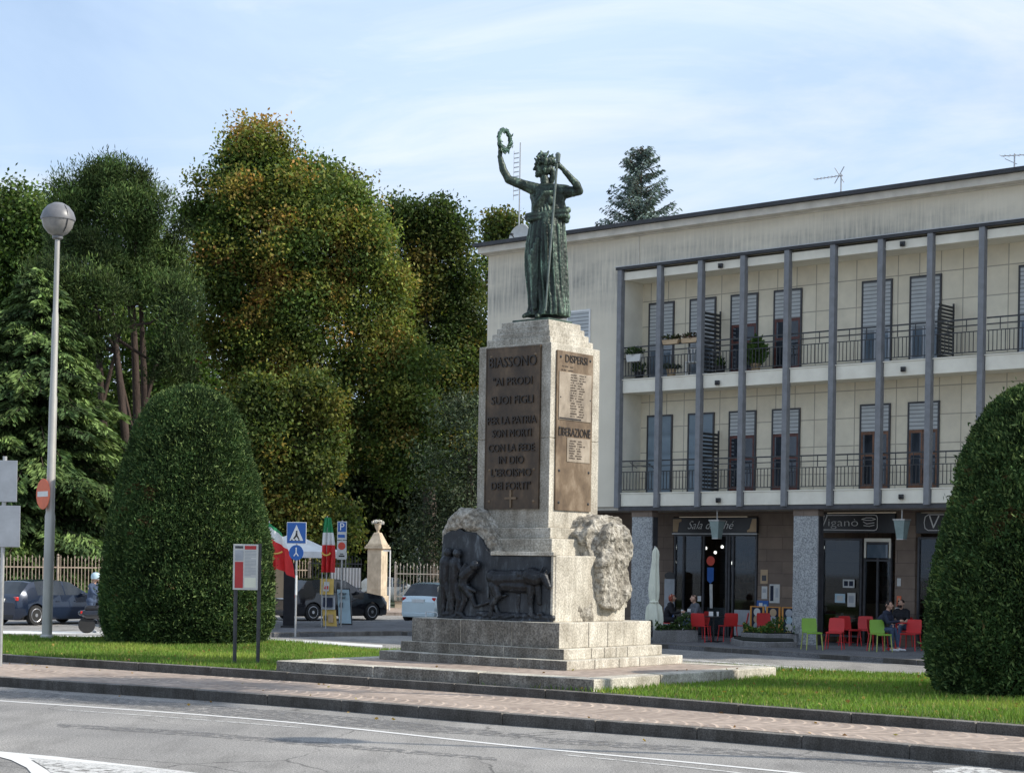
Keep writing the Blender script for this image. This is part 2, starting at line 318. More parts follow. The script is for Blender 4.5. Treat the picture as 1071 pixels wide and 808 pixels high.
def leafm(name,trans=.3,rough=.55):
    m,t,b=newmat(name); at=t.nodes.new('ShaderNodeAttribute'); at.attribute_name='tint'
    t.links.new(at.outputs['Color'],b.inputs['Base Color']); b.inputs['Roughness'].default_value=rough; b.inputs['Specular IOR Level'].default_value=.15
    tr=t.nodes.new('ShaderNodeBsdfTranslucent'); t.links.new(mix(t,1.,at.outputs['Color'],(1.3,1.35,.7),'MULTIPLY'),tr.inputs[0])
    ms=t.nodes.new('ShaderNodeMixShader'); ms.inputs[0].default_value=trans
    t.links.new(b.outputs[0],ms.inputs[1]); t.links.new(tr.outputs[0],ms.inputs[2]); t.links.new(ms.outputs[0],t.nodes['Material Output'].inputs[0]); return m
M['leaf']=leafm('broad_leaves',.3); M['needle']=leafm('needles',.12,.75); M['grass']=leafm('grass_blades',.35,.6)
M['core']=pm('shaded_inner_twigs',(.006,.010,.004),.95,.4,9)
# ---------- leaf clouds ----------
def leaf_mesh(name,p,size,tint,mat,parent=None,aspect=.55,dirs=None,dirk=0.,bend=0.):
    n=len(p); a=rng.normal(size=(n,3))
    if dirs is not None: a=a*(1-dirk)+dirs*dirk*1.7
    a/=np.linalg.norm(a,axis=1)[:,None]+1e-9
    q=rng.normal(size=(n,3)); b=np.cross(a,q); b/=np.linalg.norm(b,axis=1)[:,None]+1e-9
    s=(np.asarray(size)*rng.uniform(.7,1.3,n))[:,None]
    c=np.cross(a,b)
    V=np.empty((n,4,3)); V[:,0]=p-a*s*.5; V[:,1]=p+b*s*aspect*.5+c*s*bend; V[:,2]=p+a*s*.5; V[:,3]=p-b*s*aspect*.5+c*s*bend
    me=bpy.data.meshes.new(name); me.vertices.add(4*n); me.vertices.foreach_set('co',V.reshape(-1).astype(np.float32))
    me.loops.add(4*n); me.loops.foreach_set('vertex_index',np.arange(4*n,dtype=np.int32))
    me.polygons.add(n); me.polygons.foreach_set('loop_start',np.arange(0,4*n,4,dtype=np.int32)); me.polygons.foreach_set('loop_total',np.full(n,4,dtype=np.int32))
    me.update(calc_edges=True)
    at=me.attributes.new('tint','FLOAT_COLOR','FACE'); col=np.ones((n,4),dtype=np.float32); col[:,:3]=np.clip(tint,0,1); at.data.foreach_set('color',col.reshape(-1))
    return link(name,me,mat,parent)
def sph(n):
    a=rng.normal(size=(n,3)); return a/np.linalg.norm(a,axis=1)[:,None]
def clumps(lobes,ncl,per,crad,pal,shell=.8,up=.3,sub=0,flat=(1,1,1)):
    """lobes: (c,r) ellipsoids; returns leaf points and tints, in clumps near the lobe surfaces"""
    P_=[];T_=[];D_=[]
    if sub:
        L2=[]
        for c,r in lobes:
            L2.append((c,tuple(x*.74 for x in r))); k=max(6,int(sub*(r[0]*r[2])/9)); d=sph(k)
            for x in d:
                f=rng.uniform(.14,.30); L2.append((tuple(np.array(c)+x*np.array(r)*rng.uniform(.72,.98)),tuple(max(.6,q*f*w_) for q,w_ in zip(r,flat))))
        lobes=L2
    vol=np.array([ (l[1][0]*l[1][1]*l[1][2])**(2/3) for l in lobes]); vol/=vol.sum()
    for (c,r),w in zip(lobes,vol):
        k=max(3,int(ncl*w)); d=sph(k); rad=np.where(rng.random(k)<shell,rng.uniform(.86,1.06,k),rng.uniform(.35,.86,k))
        # lumpy outline
        lump=np.array([noise.noise(Vector((float(x[0])*2.3+c[0],float(x[1])*2.3,float(x[2])*2.3+c[2]))) for x in d])
        cc=np.array(c)+d*np.array(r)*(rad*(1+.16*lump))[:,None]
        base=pal(d,rad,k,cc)*rng.uniform(.6,1.35)
        for i in range(k):
            m=max(4,int(per*rng.uniform(.5,1.5))); q=np.clip(rng.normal(size=(m,3)),-1.7,1.7)*crad*np.array([1,1,.75])*rng.uniform(.7,1.3)
            P_.append(cc[i]+q); D_.append(np.repeat(d[i][None],m,0))
            T_.append(base[i]*rng.uniform(.75,1.25,(m,1))*(1+rng.normal(size=(m,3))*.05))
    return np.vstack(P_),np.vstack(T_),np.vstack(D_)
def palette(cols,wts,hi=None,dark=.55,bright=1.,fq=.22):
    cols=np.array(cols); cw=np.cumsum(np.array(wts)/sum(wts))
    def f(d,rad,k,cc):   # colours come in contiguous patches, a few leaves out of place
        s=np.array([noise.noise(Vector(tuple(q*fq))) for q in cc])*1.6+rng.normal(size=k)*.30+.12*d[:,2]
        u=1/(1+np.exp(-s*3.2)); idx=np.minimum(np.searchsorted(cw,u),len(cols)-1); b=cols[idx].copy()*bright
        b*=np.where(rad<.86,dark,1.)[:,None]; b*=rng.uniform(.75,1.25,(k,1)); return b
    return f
def trunk_mb(base,top,r0,limbs,mb=None,bend=.3):
    mb=mb or MB(); b=Vector(base);t=Vector(top); pts=[];n=6
    for i in range(n+1):
        f=i/n; pts.append(b.lerp(t,f)+Vector((math.sin(f*3+base[0])*bend*f,math.cos(f*2.3+base[1])*bend*f,0)))
    mb.tube(pts,[r0*(1.25 if i==0 else 1-.75*i/n) for i in range(n+1)],9)
    for k,l in enumerate(limbs):
        f=.35+.5*(k/max(1,len(limbs))); s=b.lerp(t,f); e=Vector(l); m_=s.lerp(e,.5)+Vector((0,0,-.06*(e-s).length))
        mb.tube([s,m_,e],[r0*.4,r0*.25,r0*.06],6)
    return mb
# ---------- text ----------
def text(body,size,mat,parent,M4,name='lettering',shear=0,ext=.004,align='CENTER',sx=1.,off=0.,ay='CENTER',bake_=True):
    cu=bpy.data.curves.new(name,'FONT'); cu.body=body; cu.size=size; cu.shear=shear; cu.extrude=ext; cu.align_x=align; cu.align_y=ay; cu.offset=off; cu.resolution_u=3
    o=bpy.data.objects.new(name,cu); COL.objects.link(o)
    dg=bpy.context.evaluated_depsgraph_get(); me=bpy.data.meshes.new_from_object(o.evaluated_get(dg)); bpy.data.objects.remove(o)
    me.transform(M4@Matrix.Diagonal((sx,1,1,1)))
    me.materials.clear(); return link(name,me,mat,parent)
def FM(x,y,z):   # text matrix: faces -y (front), reading along +x, up z
    return Matrix.Translation((x,y,z))@Matrix.Rotation(R(90),4,'X')
def RM(x,y,z):   # faces +x, reading along +y
    return Matrix.Translation((x,y,z))@Matrix.Rotation(R(90),4,'Z')@Matrix.Rotation(R(90),4,'X')
# ---------- capsule figures ----------
def capsule(mb,a,b,r0,r1,n=10):
    a=Vector(a);b=Vector(b);d=b-a
    if d.length<1e-4: d=Vector((0,0,1e-3))
    L=d.length; d.normalize(); pts=[];rs=[]
    for k in(-.96,-.7,-.35): pts.append(a+d*(r0*k)); rs.append(r0*math.sqrt(1-k*k))
    pts.append(a);rs.append(r0);pts.append(b);rs.append(r1)
    for k in(.35,.7,.96): pts.append(b+d*(r1*k)); rs.append(r1*math.sqrt(1-k*k))
    mb.tube(pts,rs,n)
def remeshed(name,mb,vox,mat,parent=None,smooth=2,disp=None):
    o=mb.build(name,mat,parent); r=o.modifiers.new('r','REMESH'); r.mode='VOXEL'; r.voxel_size=vox
    if smooth: s=o.modifiers.new('s','SMOOTH'); s.factor=.5; s.iterations=smooth
    if disp:
        for sc,st in disp:
            tx=bpy.data.textures.new('d','CLOUDS'); tx.noise_scale=sc; tx.noise_depth=3
            dd=o.modifiers.new('d','DISPLACE'); dd.texture=tx; dd.strength=st; dd.texture_coords='LOCAL'
    bake(o); smooth_all(o.data); return o
def figure(name,caps,mats,parent=None,vox=.022):
    mb=MB()
    for c in caps: capsule(mb,*c[:4])
    o=remeshed(name,mb,vox,None,parent,2); me=o.data
    me.materials.clear()
    for m in mats: me.materials.append(m)
    n=len(me.polygons); cen=np.empty(n*3); me.polygons.foreach_get('center',cen); cen=cen.reshape(-1,3); best=np.full(n,1e9); idx=np.zeros(n,dtype=np.int32)
    for c in caps:
        a=np.array(c[0]);b=np.array(c[1]);ab=b-a; t=np.clip(((cen-a)@ab)/max(ab@ab,1e-9),0,1); dd=np.linalg.norm(cen-(a+t[:,None]*ab),axis=1)-(c[2]*(1-t)+c[3]*t)
        k=dd<best; best[k]=dd[k]; idx[k]=c[4]
    me.polygons.foreach_set('material_index',idx); me.update(); return o

def chisel(o,amp=.09,k=3.2,seed=0.,fine=.02):
    """crack a smooth boulder into facets and ledges"""
    me=o.data; nrm=[v.normal.copy() for v in me.vertices]
    for v,nn in zip(me.vertices,nrm):
        p=v.co*k+Vector((seed,seed,seed)); d,_=noise.voronoi(p); d2,_=noise.voronoi(p*2.7)
        t=d[0]*amp*1.5+d2[0]*amp*.6+(noise.noise(v.co*5)*.03)+noise.turbulence(v.co*14,3,True)*fine
        v.co+=nn*(t-amp*1.1)
    me.polygons.foreach_set('use_smooth',[False]*len(me.polygons)); me.update()
# ================= SETTING =================
def struct(o): o['kind']='structure'; return o
# ground: near road level 0, falling to -0.3 beyond the lawn
def gz(x,y):
    d=(x*.624+y*.781)-(.61*.624+24.8*.781)
    t=min(1,max(0,(d-1.0)/3.5)); return -.3*t
g=MB(); xs=[-400,-150,-60]+list(range(-40,41,2))+[60,150,400]; ys=[-60,-20,0,8]+list(np.arange(12,44,1.))+[50,60,80,110,160,250,500]
for j,y in enumerate(ys):
    for x in xs: g.v.append((x,float(y),gz(x,y)))
nx=len(xs)
for j in range(len(ys)-1):
    for i in range(nx-1): g.f.append((j*nx+i,j*nx+i+1,(j+1)*nx+i+1,(j+1)*nx+i))
g.m=[0]*len(g.f); struct(g.build('road',M['asphalt']))
def line_off(pts,d):   # offset a polyline sideways (to its left)
    out=[]
    for i,p in enumerate(pts):
        a=Vector(pts[max(0,i-1)][:2]);b=Vector(pts[min(len(pts)-1,i+1)][:2]); t=(b-a).normalized(); n=Vector((-t.y,t.x)); out.append((p[0]+n.x*d,p[1]+n.y*d))
    return out
def dens(pts,k=6):
    out=[]
    P4=[Vector(p[:2]) for p in pts]
    for i in range(len(P4)-1):
        p0=P4[max(0,i-1)];p1=P4[i];p2=P4[i+1];p3=P4[min(len(P4)-1,i+2)]
        for j in range(k):
            t=j/k; out.append(tuple(.5*((2*p1)+(-p0+p2)*t+(2*p0-5*p1+4*p2-p3)*t*t+(-p0+3*p1-3*p2+p3)*t**3)))
    out.append(tuple(P4[-1])); return out
K1=dens([(-30,40.6),(-13.8,31.6),(-7.72,27.45),(-3.5,24.9),(.02,22.24),(2.87,20.3),(5.2,18.1),(8.5,14.6),(14,8)])
K2=dens([(-30,45.5),(-14.,35.0),(-8.83,31.37),(-3.73,27.92),(.61,24.8),(3.17,22.5),(5.77,20.32),(9.2,17.0),(16,10)])
def strip(mb,A,B,z,m=0,z2=None):
    n=len(A); vs=[(a[0],a[1],z) for a in A]+[(b[0],b[1],z if z2 is None else z2) for b in B]
    mb.add(vs,[(i,i+1,n+i+1,n+i) for i in range(n-1)],m)
def resample(pts,step):
    pts=[Vector(p) for p in pts]; out=[pts[0]]; acc=0
    for a,b in zip(pts,pts[1:]):
        L=(b-a).length; d=step-acc
        while d<=L: out.append(a+(b-a)*(d/L)); d+=step
        acc=(acc+L)%step if L>=step-acc else acc+L
    return out
def kerb(name,line,z0,z1,w,step,mat,gap=.012,jit=.006):
    mb=MB(); pts=resample(line,step)
    for a,b in zip(pts,pts[1:]):
        t=(b-a).normalized(); n=Vector((-t.y,t.x)); a2=a+t*gap*.5; b2=b-t*gap*.5; jz=random.uniform(-jit,jit); jn=n*random.uniform(-jit,jit)
        q=[a2+jn,b2+jn,b2+jn+n*w,a2+jn+n*w]; mb.prism([tuple(v) for v in q],z0,z1+jz)
    return struct(faceshade(mb.build(name,mat,bevel=.014,seg=2),M['kerb_face'],(-.624,-.781,0),.5))
M['kerb_face']=granite('kerb_granite_face',(.15,.14,.128),(.06,.056,.05),.8,.5,60.)  # kerb granite with the road-side shade put into its colour
sw=MB(); strip(sw,line_off(K1,.17),line_off(K2,-.01),.143); struct(sw.build('sidewalk',M['setts']))
kerb('road_kerb',K1,-.1,.147,.18,1.35,M['kerb'])
kerb('lawn_kerb',K2,-.05,.27,.16,1.6,M['kerb'])
# lawn island
back=[(14,27.5),(6.6,29.9),(4.4,30.6),(1.6,33.2),(-2.6,35.3),(-5.,38.4),(-10.5,38.6),(-16,41.5),(-30,52)]
LA=MB(); poly=[tuple(p) for p in line_off(K2,.15)]+back; LA.prism(poly,-.35,.262); struct(LA.build('lawn_ground',M['soil']))
# platform under the monument
plat=[(-3.63,28.04),(1.134,24.675),(4.19,28.52),(-.57,31.9)]
mo=Vector((.835,26.70)); MA=Vector((.781,-.624)); MBv=Vector((.624,.781)); MRZ=math.atan2(-.624,.781)
def muv(p): d=Vector(p[:2])-mo; return (d.dot(MA),d.dot(MBv))
def inset(poly,d):
    n=len(poly); out=[]
    for i in range(n):
        a,b,c=Vector(poly[i-1]),Vector(poly[i]),Vector(poly[(i+1)%n]); t1=(b-a).normalized();t2=(c-b).normalized(); n1=Vector((-t1.y,t1.x));n2=Vector((-t2.y,t2.x))
        k=(n1+n2).normalized(); out.append(tuple(b+k*(d/k.dot(n1))))
    return out
mon=empty('monument',(mo.x,mo.y,.43),MRZ,'tall granite war memorial pedestal with bronze plaques, black ploughing relief and rough boulder','monument')
pl=MB(); pin=inset(plat,.36); 
for i in range(4):
    a,b=Vector(plat[i]),Vector(plat[(i+1)%4]); c,d=Vector(pin[i]),Vector(pin[(i+1)%4]); L=(b-a).length; k=max(2,round(L/1.75))
    for j in range(k):
        f0,f1=j/k+.0012,(j+1)/k-.0012; q=[a.lerp(b,f0),a.lerp(b,f1),c.lerp(d,f1),c.lerp(d,f0)]
        pl.prism([muv(v) for v in q],-.35,random.uniform(-.004,.004))
faceshade(pl.build('platform_edge',M['stone'],mon,bevel=.015),M['stone_dark'],(0,-1,0),.5)
pm_=MB(); pm_.prism([muv(p) for p in inset(plat,.35)],-.3,-.008); pm_.build('platform_paving',M['setts_plain'],mon)
def ring_course(u0,u1,v0,v1,z0,z1,w,lens,name,mat):
    mb=MB(); g=.004
    def run(a,b,k,fx):
        cuts=[a]+[a+(b-a)*(i+random.uniform(-.12,.12))/k for i in range(1,k)]+[b]
        for c0,c1 in zip(cuts,cuts[1:]): fx(c0+g,c1-g)
    run(u0,u1,lens[0],lambda a,b:mb.box(a,b,v0,v0+w,z0,z1+random.uniform(-.003,.003)))
    run(v0+w,v1-w,lens[1],lambda a,b:mb.box(u1-w,u1,a,b,z0,z1+random.uniform(-.003,.003)))
    run(v0+w,v1-w,lens[1],lambda a,b:mb.box(u0,u0+w,a,b,z0,z1))
    run(u0,u1,lens[0],lambda a,b:mb.box(a,b,v1-w,v1,z0,z1))
    mb.box(u0+w,u1-w,v0+w,v1-w,z0,z1-.01); return faceshade(mb.build(name,mat,mon,bevel=.012),M['stone_dark'],(0,-1,0))
z0=.43
ring_course(-3.77,0,0,3.1,-.01,.13,.7,(4,3),'lower_step',M['stone'])
ring_course(-3.53,-.24,.24,2.86,.13,.29,.7,(3,4),'upper_step',M['stone'])
ring_course(-3.37,-.40,.33,2.77,.29,.67,.75,(3,2),'plinth_course',M['stone'])
# body block
BZ=.67; BT=2.12-z0
bd=MB(); bd.box(-2.95,-.69,.60,2.45,BZ-.002,BT); faceshade(bd.build('body_block',M['stone'],mon,bevel=.02),M['stone_mid'],(0,-1,0))
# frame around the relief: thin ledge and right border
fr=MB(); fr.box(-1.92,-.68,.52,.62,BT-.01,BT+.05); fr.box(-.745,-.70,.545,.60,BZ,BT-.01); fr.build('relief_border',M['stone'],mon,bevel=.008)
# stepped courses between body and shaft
ti=MB(); ti.box(-2.64,-.93,.80,2.44,BT-.002,2.38-z0); faceshade(ti.build('setback_course',M['stone'],mon,bevel=.015),M['stone_mid'],(0,-1,0))
ti=MB(); ti.box(-2.63,-1.04,.90,2.40,2.382-z0,2.55-z0); faceshade(ti.build('setback_course',M['stone'],mon,bevel=.015),M['stone_mid'],(0,-1,0))
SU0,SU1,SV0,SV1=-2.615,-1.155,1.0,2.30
sh=MB(); sh.box(SU0,SU1,SV0,SV1,2.552-z0,3.95-z0); sh.box(SU0+.002,SU1-.002,SV0+.002,SV1-.002,3.955-z0,5.44-z0); faceshade(sh.build('shaft',M['stone'],mon,bevel=.012),M['stone_mid'],(0,-1,0))
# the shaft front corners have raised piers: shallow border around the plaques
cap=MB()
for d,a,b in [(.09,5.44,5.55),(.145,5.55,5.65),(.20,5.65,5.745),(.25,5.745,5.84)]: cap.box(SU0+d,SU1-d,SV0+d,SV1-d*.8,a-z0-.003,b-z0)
faceshade(cap.build('stepped_cap',M['stone'],mon,bevel=.012),M['stone_mid'],(0,-1,0))
bp=MB(); bp.box(-2.24,-1.50,1.37,2.0,5.84-z0,5.89-z0); bp.build('statue_base_plate',M['bronze_green'],mon,bevel=.01)
# front plaque
def rivets(parent,mat,pts,axis):
    for a,z,o_ in pts:
        q=MB()
        if axis=='y': q.cyl((a,o_,z),(a,o_-.015,z),.025,.012,8)
        else: q.cyl((o_,a,z),(o_+.015,a,z),.025,.012,8)
        q.build('rivet',mat,parent)
pu0,pu1,pz0,pz1=-2.43,-1.335,2.845-z0,5.405-z0
p=MB(); p.box(pu0,pu1,SV0-.035,SV0-.002,pz0,pz1); p.box(pu0,pu1,SV0-.042,SV0-.036,pz0,pz0+.02); p.box(pu0,pu1,SV0-.042,SV0-.036,pz1-.02,pz1)
p.box(pu0,pu0+.02,SV0-.042,SV0-.036,pz0+.021,pz1-.021); p.box(pu1-.02,pu1,SV0-.042,SV0-.036,pz0+.021,pz1-.021)
pf=p.build('front_plaque',M['plaque_dark'],mon)
rivets(pf,M['plaque_light'],[(pu0+.1,pz0+.12,SV0-.036),(pu1-.1,pz0+.12,SV0-.036),(pu0+.1,pz1-.14,SV0-.036),(pu1-.1,pz1-.14,SV0-.036),(pu0+.1,pz0+.62,SV0-.036),(pu1-.1,pz0+.62,SV0-.036)],'y')
lines=[('BIASSONO',.905,.20,.95),('"AI PRODI',.785,.155,.78),('SUOI FIGLI',.67,.155,.84),('PER LA PATRIA',.545,.15,.98),('SON MORTI',.465,.15,.78),('CON LA FEDE',.375,.15,.92),('IN DIO',.30,.15,.5),("L'EROISMO",.222,.15,.8),('DEI FORTI"',.14,.15,.78)]
for s,fz,sz,w in lines:
    o=text(s,sz*1.15,M['letter'],pf,FM((pu0+pu1)/2,SV0-.045,pz0+(pz1-pz0)*fz),ext=.010)
    xs_=[v.co.x for v in o.data.vertices]; c_=(max(xs_)+min(xs_))/2; k=w*(pu1-pu0)*.92/(max(xs_)-min(xs_))
    for v in o.data.vertices: v.co.x=(v.co.x-c_)*k+(pu0+pu1)/2
cr=MB(); cx=(pu0+pu1)/2; cz=pz0+.17; cr.box(cx-.115,cx+.115,SV0-.055,SV0-.037,cz-.016,cz+.016); cr.box(cx-.016,cx+.016,SV0-.0553,SV0-.0372,cz-.15,cz+.13); cr.build('cross_emblem',M['plaque_light'],pf)
# side plaques
qv0,qv1=SV0+.13,SV0+1.07
def splaque(name,z0_,z1_,mat,d=.03):
    m_=MB(); m_.box(SU1+.002,SU1+d,qv0,qv1,z0_,z1_); return m_.build(name,mat,mon,bevel=.004)
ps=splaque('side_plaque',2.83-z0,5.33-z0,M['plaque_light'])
ps2=MB(); ps2.box(SU1+.0305,SU1+.042,qv0+.04,qv1-.05,4.25-z0,5.0-z0); ps2=ps2.build('names_plaque',M['plaque_grey'],mon,bevel=.003)
ps3=MB(); ps3.box(SU1+.0305,SU1+.040,qv0+.27,qv1-.06,3.60-z0,3.98-z0); ps3=ps3.build('names_plaque',M['plaque_grey'],mon,bevel=.003)
def fit(o,c,w,ax=1):
    a=[v.co[ax] for v in o.data.vertices]; cc=(max(a)+min(a))/2; k=w/(max(a)-min(a))
    for v in o.data.vertices: v.co[ax]=(v.co[ax]-cc)*k+c
o=text('DISPERSI',.17,M['letter'],ps,RM(SU1+.034,(qv0+qv1)/2,5.21-z0),ext=.006); fit(o,(qv0+qv1)/2+.02,.58)
o=text('LIBERAZIONE',.19,M['letter'],ps,RM(SU1+.034,(qv0+qv1)/2,4.06-z0),ext=.006); fit(o,(qv0+qv1)/2,.84)
def names(parent,x,v0,v1,zt,zb,n,sz=.05):
    mb=MB()
    for i in range(n):
        z=zt+(zb-zt)*i/(n-1); v=v0
        for _ in range(2):
            w=random.uniform(.10,.20)
            k=int(w/.018)
            for j in range(k):
                if random.random()<.9: mb.box(x,x+.003,v+j*.018,v+j*.018+.011,z-.011,z+random.choice((.004,.010)))
            v+=w+.045
    mb.build('lettering',M['letter_soft'],parent)
names(ps,SU1+.031,qv0+.10,qv1,5.09-z0,5.03-z0,2); names(ps2,SU1+.0425,qv0+.33,qv1,4.97-z0,4.32-z0,17)
bb=MB(); bb.box(SU1+.0425,SU1+.047,qv0+.05,qv0+.62,4.262-z0,4.285-z0); bb.build('underline',M['letter'],ps2)
names(ps3,SU1+.0405,qv0+.32,qv1,3.93-z0,3.66-z0,8)
rivets(ps,M['iron'],[(qv0+.08,z_-z0,SU1+.031) for z_ in(2.95,3.45,4.12,4.6,5.23)]+[(qv1-.08,z_-z0,SU1+.031) for z_ in(2.95,3.45,4.12,4.6,5.23)],'x')
# relief panel (black bronze with ragged top left), figures standing out of it
rp=[(-3.02,BZ+.005),(-.748,BZ+.005),(-.748,BT-.012),(-1.90,BT-.012),(-2.02,BT+.06),(-2.14,BT+.24),(-2.28,BT+.34),(-2.5,BT+.36),(-2.62,BT+.42),(-2.8,BT+.36),(-2.93,BT+.30),(-2.96,BT+.05),(-3.0,1.2),(-3.06,.95)]
r_=MB(); r_.prismy(rp,.56,.64); relief=r_.build('relief_panel',M['relief'],mon,bevel=.01)
rm=MB(); Y0=.57
def rc(u0,z_0,u1,z_1,r0,r1,y=0.0): capsule(rm,(u0,Y0-y,z_0),(u1,Y0-y,z_1),r0,r1,10)
def px(x,y):   # relief pixel to panel coordinates (u, z)
    d=ray(x,y); v=.55; t=(v+mo.x*MBv.x+mo.y*MBv.y)/(d[0]*MBv.x+MBv.y); X,Y,Z=d[0]*t,t,H+d[2]*t
    return ((X-mo.x)*MA.x+(Y-mo.y)*MA.y, Z-z0)
def seg(x0,y0,x1,y1,r0,r1,y=.02): a=px(x0,y0);b=px(x1,y1); rc(a[0],a[1],b[0],b[1],r0,r1,y)
# standing man, second man, ploughman
for dx,dy,sc in((0,0,1.),(9.5,1,.95)):
    seg(470+dx,577+dy,470.5+dx,577.5+dy,.075,.075,.05); seg(468+dx,588+dy,466+dx,605+dy,.13,.11,.02); seg(466+dx,607+dy,464+dx,624+dy,.10,.07); seg(464+dx,624+dy,463+dx,643,.065,.04)
    seg(467+dx,607+dy,471+dx,626+dy,.09,.06); seg(471+dx,626+dy,468+dx,643,.055,.04); seg(470+dx,586+dy,476+dx,596+dy,.05,.04,.07); seg(476+dx,596+dy,480+dx,589+dy,.04,.03,.08)
seg(499,591,499.5,591,.085,.085,.07); seg(495,595,488,602,.10,.11,.05); seg(488,602,486,612,.10,.09,.05); seg(486,612,487,626,.085,.06); seg(487,626,481,642,.055,.04); seg(488,612,494,622,.09,.06,.06); seg(494,622,498,633,.055,.04,.05)
seg(492,598,489,612,.045,.04,.09); seg(489,612,500,618,.035,.03,.09)
seg(498,634,516,628,.03,.025,.04); seg(516,628,530,622,.02,.02,.04)
# oxen
seg(522,605,556,604,.135,.13,.03); seg(530,611,550,612,.12,.12,.03); seg(517,603,521,605,.125,.12,.04); seg(557,602,562,604,.14,.13,.05); seg(563,602,571,604,.095,.075,.05); seg(571,603,576,613,.075,.045,.07)
seg(571,601,574,596,.02,.012,.08); seg(573,601,577,597,.02,.012,.05); seg(517,600,535,598,.03,.025,.08); seg(535,598,560,598,.025,.03,.08); seg(549,598,552,614,.02,.02,.12)
seg(519,612,523,622,.11,.08,.05); seg(523,622,516,632,.06,.045,.05); seg(516,632,514,643,.04,.035,.05); seg(517,612,516,626,.09,.05,.02); seg(516,626,521,641,.045,.035,.02)
seg(556,614,556,630,.08,.05,.04); seg(556,630,557,643,.045,.035,.04); seg(563,614,564,630,.07,.045,.01); seg(542,622,541,642,.05,.035,.0); seg(512,598,514,597,.03,.03,.04); seg(514,597,511,625,.02,.015,.03)
seg(566,598,570,592,.02,.012,.05); seg(460,645,576,650,.045,.045,.02); seg(500,641,576,646,.05,.06,.0); seg(548,600,550,601,.05,.04,.12)
for i in range(26): 
    a=px(random.uniform(460,574),random.uniform(641,649)); rc(a[0],a[1],a[0]+.05,a[1]+.01,.03,.03,.04)
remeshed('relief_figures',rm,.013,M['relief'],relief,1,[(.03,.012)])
# rocks: ragged slab over relief and the boulder on the right
def rock(name,polys,vox,disp,mat=None):
    mb=MB()
    for pts,a,b,ax in polys:
        (mb.prismy if ax=='y' else mb.prism)(pts,a,b)
    o=mb.build(name,mat or M['rock'],mon); s=o.modifiers.new('r','REMESH'); s.mode='VOXEL'; s.voxel_size=vox
    sm=o.modifiers.new('s','SMOOTH'); sm.iterations=5; sm.factor=.5
    for sc,st in disp:
        tx=bpy.data.textures.new('d','CLOUDS' if sc>0 else 'VORONOI')
        tx.noise_scale=abs(sc)
        if sc>0: tx.noise_depth=4
        dd=o.modifiers.new('d','DISPLACE'); dd.texture=tx; dd.strength=st; dd.texture_coords='LOCAL'; dd.mid_level=.5
    bake(o); chisel(o,.07,3.2,4.); return o
RB=BT
rock('left_boulder',[([(-2.98,BZ),(-2.6,BZ),(-1.86,RB+.02),(-1.90,RB+.12),(-2.02,RB+.30),(-2.2,RB+.50),(-2.36,RB+.70),(-2.55,RB+.74),(-2.78,RB+.69),(-2.80,RB+.50),(-2.94,RB+.45),(-3.0,RB+.3),(-3.0,1.4),(-3.08,1.0)],.62,1.25,'y'),
   ([(-2.92,RB+.4),(-2.2,RB+.40),(-2.28,RB+.62),(-2.5,RB+.68),(-2.76,RB+.62)],.54,.8,'y')],.024,[(.35,.06)])

bo=MB(); bpoly=[(1.30,BZ),(1.12,1.0),(1.22,1.28),(1.62,1.55),(1.5,1.82),(1.42,2.0),(1.50,2.12),(1.62,2.26),(1.98,2.35),(2.32,2.31),(2.50,2.05),(2.68,1.80),(2.56,1.58),(2.60,1.26),(2.70,1.04),(2.56,.86),(2.40,BZ)]
b1=MB(); b1.prismy(bpoly,.74,1.6); bo.add([(-y,x,z) for x,y,z in b1.v],b1.f)
b1=MB(); b1.prismy([(1.75,.9),(1.62,1.4),(1.68,1.95),(1.9,2.22),(2.3,2.2),(2.48,1.9),(2.42,1.2),(2.25,.8)],.58,.9); b1.v=[(-y,x,z) for x,y,z in b1.v]; bo.add(b1.v,b1.f)
o=bo.build('right_boulder',M['rock'],mon); s_=o.modifiers.new('r','REMESH'); s_.mode='VOXEL'; s_.voxel_size=.024
sm=o.modifiers.new('s','SMOOTH'); sm.iterations=6; sm.factor=.5
for sc,st in((.42,.16),):
    tx=bpy.data.textures.new('d','CLOUDS'); tx.noise_scale=sc; tx.noise_depth=4; dd=o.modifiers.new('d','DISPLACE'); dd.texture=tx; dd.strength=st; dd.texture_coords='LOCAL'
bake(o); chisel(o,.10,2.6,1.)
# ================= STATUE =================
SX,SY=mo.x+MA.x*(-1.885)+MBv.x*1.66, mo.y+MA.y*(-1.885)+MBv.y*1.66
SZ=5.89; PPM=F/SY
def sp(x,y,dy=0.):
    d=ray(x,y); Y=SY+dy; return Vector((d[0]*Y-SX,dy,H+d[2]*Y-SZ))
sroot=empty('statue',(SX,SY,SZ),0,'green bronze robed woman raising a wreath, standing on the pedestal with a long staff','statue')
sb=MB()
def sc_(x0,y0,x1,y1,r0,r1,d0=0.,d1=None): capsule(sb,sp(x0,y0,d0),sp(x1,y1,d0 if d1 is None else d1),r0,r1,12)
